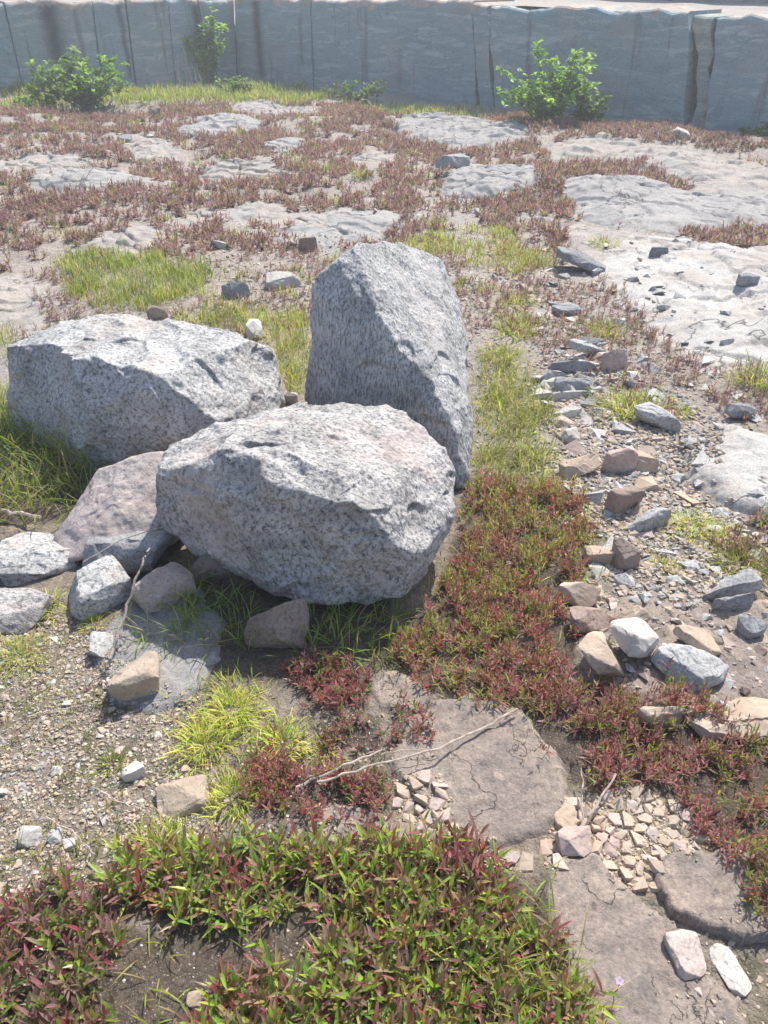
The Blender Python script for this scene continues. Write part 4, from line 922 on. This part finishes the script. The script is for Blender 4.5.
for (px, py, r, L, lab, pal, nb) in TUFTS:
    c = at(px, py+r*.35); rad = r/F*(c-cam.location).length*.42
    lv = Leaves(); blades(lv, np.array([[c.x, c.y]]), L, max(.0026, L*.045), pal*(1.3 if py > 480 else 1.1), 55, 24, 1.5, 5, int(nb*2.6), rad)
    o = lv.build('grass_tuft', M['grass']); me = o.data
    me.transform(Matrix.Translation(-c)); o.location = c; tag(o, lab, 'grass tuft', 'grass tufts')

def tube(name, pts, r0, r1, mat, seg=6, parent=None, wob=.0):
    bm = bmesh.new(); rings = []; n = len(pts)
    for i, p in enumerate(pts):
        p = Vector(p); d = (Vector(pts[min(i+1, n-1)])-Vector(pts[max(i-1, 0)])).normalized()
        a = d.orthogonal().normalized(); b = d.cross(a); r = (r0+(r1-r0)*i/(n-1))*(1+random.uniform(-.18, .18))
        rings.append([bm.verts.new(p+(a*math.cos(t)+b*math.sin(t))*r) for t in [6.283*k/seg for k in range(seg)]])
    for i in range(n-1):
        for k in range(seg): bm.faces.new((rings[i][k], rings[i][(k+1) % seg], rings[i+1][(k+1) % seg], rings[i+1][k]))
    bm.faces.new(rings[0][::-1]); bm.faces.new(rings[-1]); bmesh.ops.recalc_face_normals(bm, faces=bm.faces)
    me = bpy.data.meshes.new(name); bm.to_mesh(me); bm.free(); return link(name, me, mat, parent)
def path(pts, sub=5, wob=.004):
    out = []
    for i in range(len(pts)-1):
        a, b = Vector(pts[i]), Vector(pts[i+1])
        for k in range(sub): out.append(a.lerp(b, k/sub)+Vector((random.gauss(0, wob), random.gauss(0, wob), random.gauss(0, wob*.5))))
    out.append(Vector(pts[-1])); return out
def gp(px, py, h=.006):
    q = at(px, py); q.z = s1(q.x, q.y)+h; return q
# twigs
def rise(px, py, h): q = at(px, py, h); return q
t = tube('twig', path([rise(108,668,.02), rise(125,612,.12), rise(141,565,.22), rise(150,548,.25)], 6, .003), .005, .003, M['twig']); tag(t, 'thin brown stick leaning on the grey and pink rock', 'twig')
t = tube('twig', path([rise(296,788,.015), rise(345,765,.055), rise(382,750,.05)], 6, .002), .0036, .0024, M['twig']); tag(t, 'pale dry twig lying over the dark red clump, left of the slab', 'twig')
t = empty('twig', gp(318,782)); tag(t, 'long pale dry twig reaching from the dark red clump across the slab', 'twig')
def tw(pts, r0, r1, wob=.002):
    o = tube('branch', path(pts, 6, wob), r0, r1, M['twig']); o.parent = t; o.location = -t.location; return o
tw([rise(318,782,.05), rise(365,768,.055), rise(440,748,.040), gp(480,735,.010), gp(516,718,.02)], .0026, .0032); tw([rise(352,772,.03), rise(385,752,.04), rise(430,748,.035)], .0014, .0010); tw([gp(500,724,.012), gp(520,722,.03), gp(535,742,.02)], .0012, .0008)
t = empty('twig', gp(590,815)); tag(t, 'forked dark dry twig on the crumbled crust', 'twig')
tw([gp(577,836,.012), gp(592,815,.03), gp(612,786,.05)], .0042, .0026); tw([gp(582,830,.015), gp(580,800,.03), gp(578,780,.05)], .0030, .0016)
t = tube('twig', path([gp(48,822,.02), gp(75,838,.03), gp(98,862,.03)], 6, .002), .002, .0014, M['twig']); tag(t, 'dry twig lying above the lower left plants', 'twig')
t = tube('twig', path([gp(30,718,.01), gp(60,712,.014), gp(98,706,.012)], 6, .002), .002, .0014, M['twig']); tag(t, 'thin twig on the gravel left of the cream tan rock', 'twig')
t = tube('twig', path([gp(0,772,.01), gp(20,768,.014), gp(45,768,.012)], 6, .002), .0022, .0014, M['drygrass']); tag(t, 'pale dry stalk on the gravel at the left edge', 'twig')
t = tube('twig', path([gp(98,792,.01), gp(120,806,.02), gp(140,812,.012)], 6, .002), .002, .0014, M['twig']); tag(t, 'brown twig on the gravel left of the sunken cream stone', 'twig')
t = tube('twig', path([gp(-10,516,.03), gp(20,522,.04), gp(44,528,.05)], 6, .003), .010, .006, M['twig']); tag(t, 'thick dry branch end at the left edge above the flat pale rock', 'twig')
t = tube('twig', path([rise(84,562,.10), rise(120,540,.14), rise(168,525,.18)], 6, .001), .0020, .0016, M['drygrass']); tag(t, 'thin pale stalk lying along the dark slab in shade', 'twig')
for k, (a, b, c_) in enumerate([((0,250),(12,222),(35,205)), ((5,255),(30,232),(60,212)), ((60,228),(85,200),(98,162)), ((200,262),(225,272),(262,276)), ((10,262),(4,235),(12,210))]):
    q0 = gp(*a, .0); q2 = gp(*c_, .0) if k == 3 else P(c_[0], c_[1], q0.y+.15); q1 = (q0+q2)/2+Vector((0, 0, .06))
    t = tube('dry_stalk', path([q0, q1, q2], 5, .006), .004, .002, M['drygrass']); tag(t, 'long bleached dry stalk arching over the purple plants of the far left floor', 'dry stalk', 'bleached stalks at the far left')

# shrubs at the wall
def shrub(px, py, w_px, h_px, nst, lab, pal, leafL=.09, seed=0, lean=0.0, lw=.055, density=1.0):
    rs = np.random.default_rng(seed); c = at(px, py); d = c.y*math.cos(PITCH)+CAM_H*math.sin(PITCH); Wm = w_px/F*d; Hm = h_px/F*(c-cam.location).length
    root = tag(empty('shrub', c), lab, 'shrub', 'green shrubs at the foot of the wall'); lv = Leaves(); Bs = []; A = []
    for k in range(nst):
        a = rs.uniform(0, 6.28); r = Wm/2*rs.random()**.6; tip = Vector((math.cos(a)*r+lean*Hm, math.sin(a)*r*.5-.05, Hm*(1-.40*(r/(Wm/2))**2)*rs.uniform(.45, 1.02)))
        b0 = Vector((rs.normal()*.04, rs.normal()*.03, -.03)); mid = b0.lerp(tip, .5)+Vector((rs.normal()*.05, rs.normal()*.04, Hm*.10))
        o = tube('branch', path([b0, mid, tip], 3, .006), .010, .003, M['stem'], 5); o.parent = root
        for q in range(int(10*density)):
            t_ = .18+.85*rs.random(); pt = (b0.lerp(mid, t_*2) if t_ < .5 else mid.lerp(tip, min(1, t_*2-1))); Bs.append([pt.x+rs.normal()*.045, pt.y+rs.normal()*.045, pt.z+rs.normal()*.035]); A.append(rs.uniform(0, 6.28))
    Bs = np.repeat(np.array(Bs), 4, 0); n = len(Bs); Bs = Bs+rng.normal(size=Bs.shape)*.012
    lv.add(Bs, U(0, 6.28, n), U(-.3, 1.0, n), leafL*U(.6, 1.2, n), lw*U(.7, 1.2, n), U(.2, 1.2, n), pick(pal, n), None, 4, .25, U(-.6, .6, n))
    o = lv.build('foliage', M['leaf'], root); o['kind'] = 'stuff'
SG = np.array([[.14, .25, .04], [.19, .31, .05], [.25, .38, .06], [.11, .19, .04]])
shrub(86, 104, 112, 46, 30, 'bushy green shrub at the foot of the left wall', SG, .11, 1, 0, .055, 1.4)
shrub(72, 84, 22, 52, 5, 'thin climbing green plant against the brown stain above the left shrub', SG*.8, .09, 2, 0, .04, .8)
shrub(213, 84, 50, 60, 16, 'narrow upright green shrub at the corner of the two walls', SG*1.15, .11, 3, 0, .055, 1.7)
shrub(546, 124, 110, 60, 34, 'bright green leafy shrub against the right wall', SG*1.3, .10, 4, -.05, .05, 1.15)
shrub(585, 126, 50, 30, 10, 'low dark green shrub beside the bright leafy shrub', SG*.7, .08, 5)
shrub(352, 101, 90, 16, 16, 'low dark green weeds at the foot of the wall left of centre', SG*.6, .08, 6, 0, .03, .7)
shrub(40, 108, 50, 14, 8, 'low green weeds at the foot of the wall near the left edge', SG, .07, 7)
shrub(760, 137, 60, 10, 8, 'dark low weeds at the foot of the wall at the right edge', SG*.5, .06, 8)
shrub(235, 92, 50, 12, 8, 'low green weeds right of the corner shrub', SG*.8, .06, 9)
# dry stalks around the corner shrub
for k in range(6):
    c = at(178+k*5, 88+k % 2*2); t = tube('dry_stalk', path([c, c+Vector((random.uniform(-.15, .1), -.02, random.uniform(.3, .7)))], 5, .02), .012, .006, M['drygrass']); tag(t, 'bleached dry stalk at the foot of the wall beside the corner shrub', 'dry stalk', 'bleached stalks by the corner shrub')
# small lilac flowers
def flower(px, py, h, lab, r=.008):
    b = gp(px, py+14, 0); root = tag(empty('flower', b), lab, 'flower'); top = Vector((0, 0, h))
    s = tube('stem', path([Vector((0, 0, -.005)), Vector((.004, 0, h*.5)), top], 3, .001), .0011, .0008, M['stem'], 5); s.parent = root
    for k in range(5):
        lv = Leaves(); lv.add(np.array([[0, 0, h]]), np.array([k*1.2566]), np.array([.35]), np.array([r]), np.array([r*.8]), np.array([.5]), np.array([[.42, .32, .55]]), np.array([[.55, .45, .68]]), 4, .1)
        o = lv.build('petal', M['leaf'], root)
flower(346, 960, .06, 'tiny lilac flower in the bottom foreground mat', .007); flower(612, 985, .05, 'small pinkish lilac flower over the lower right slab', .009)
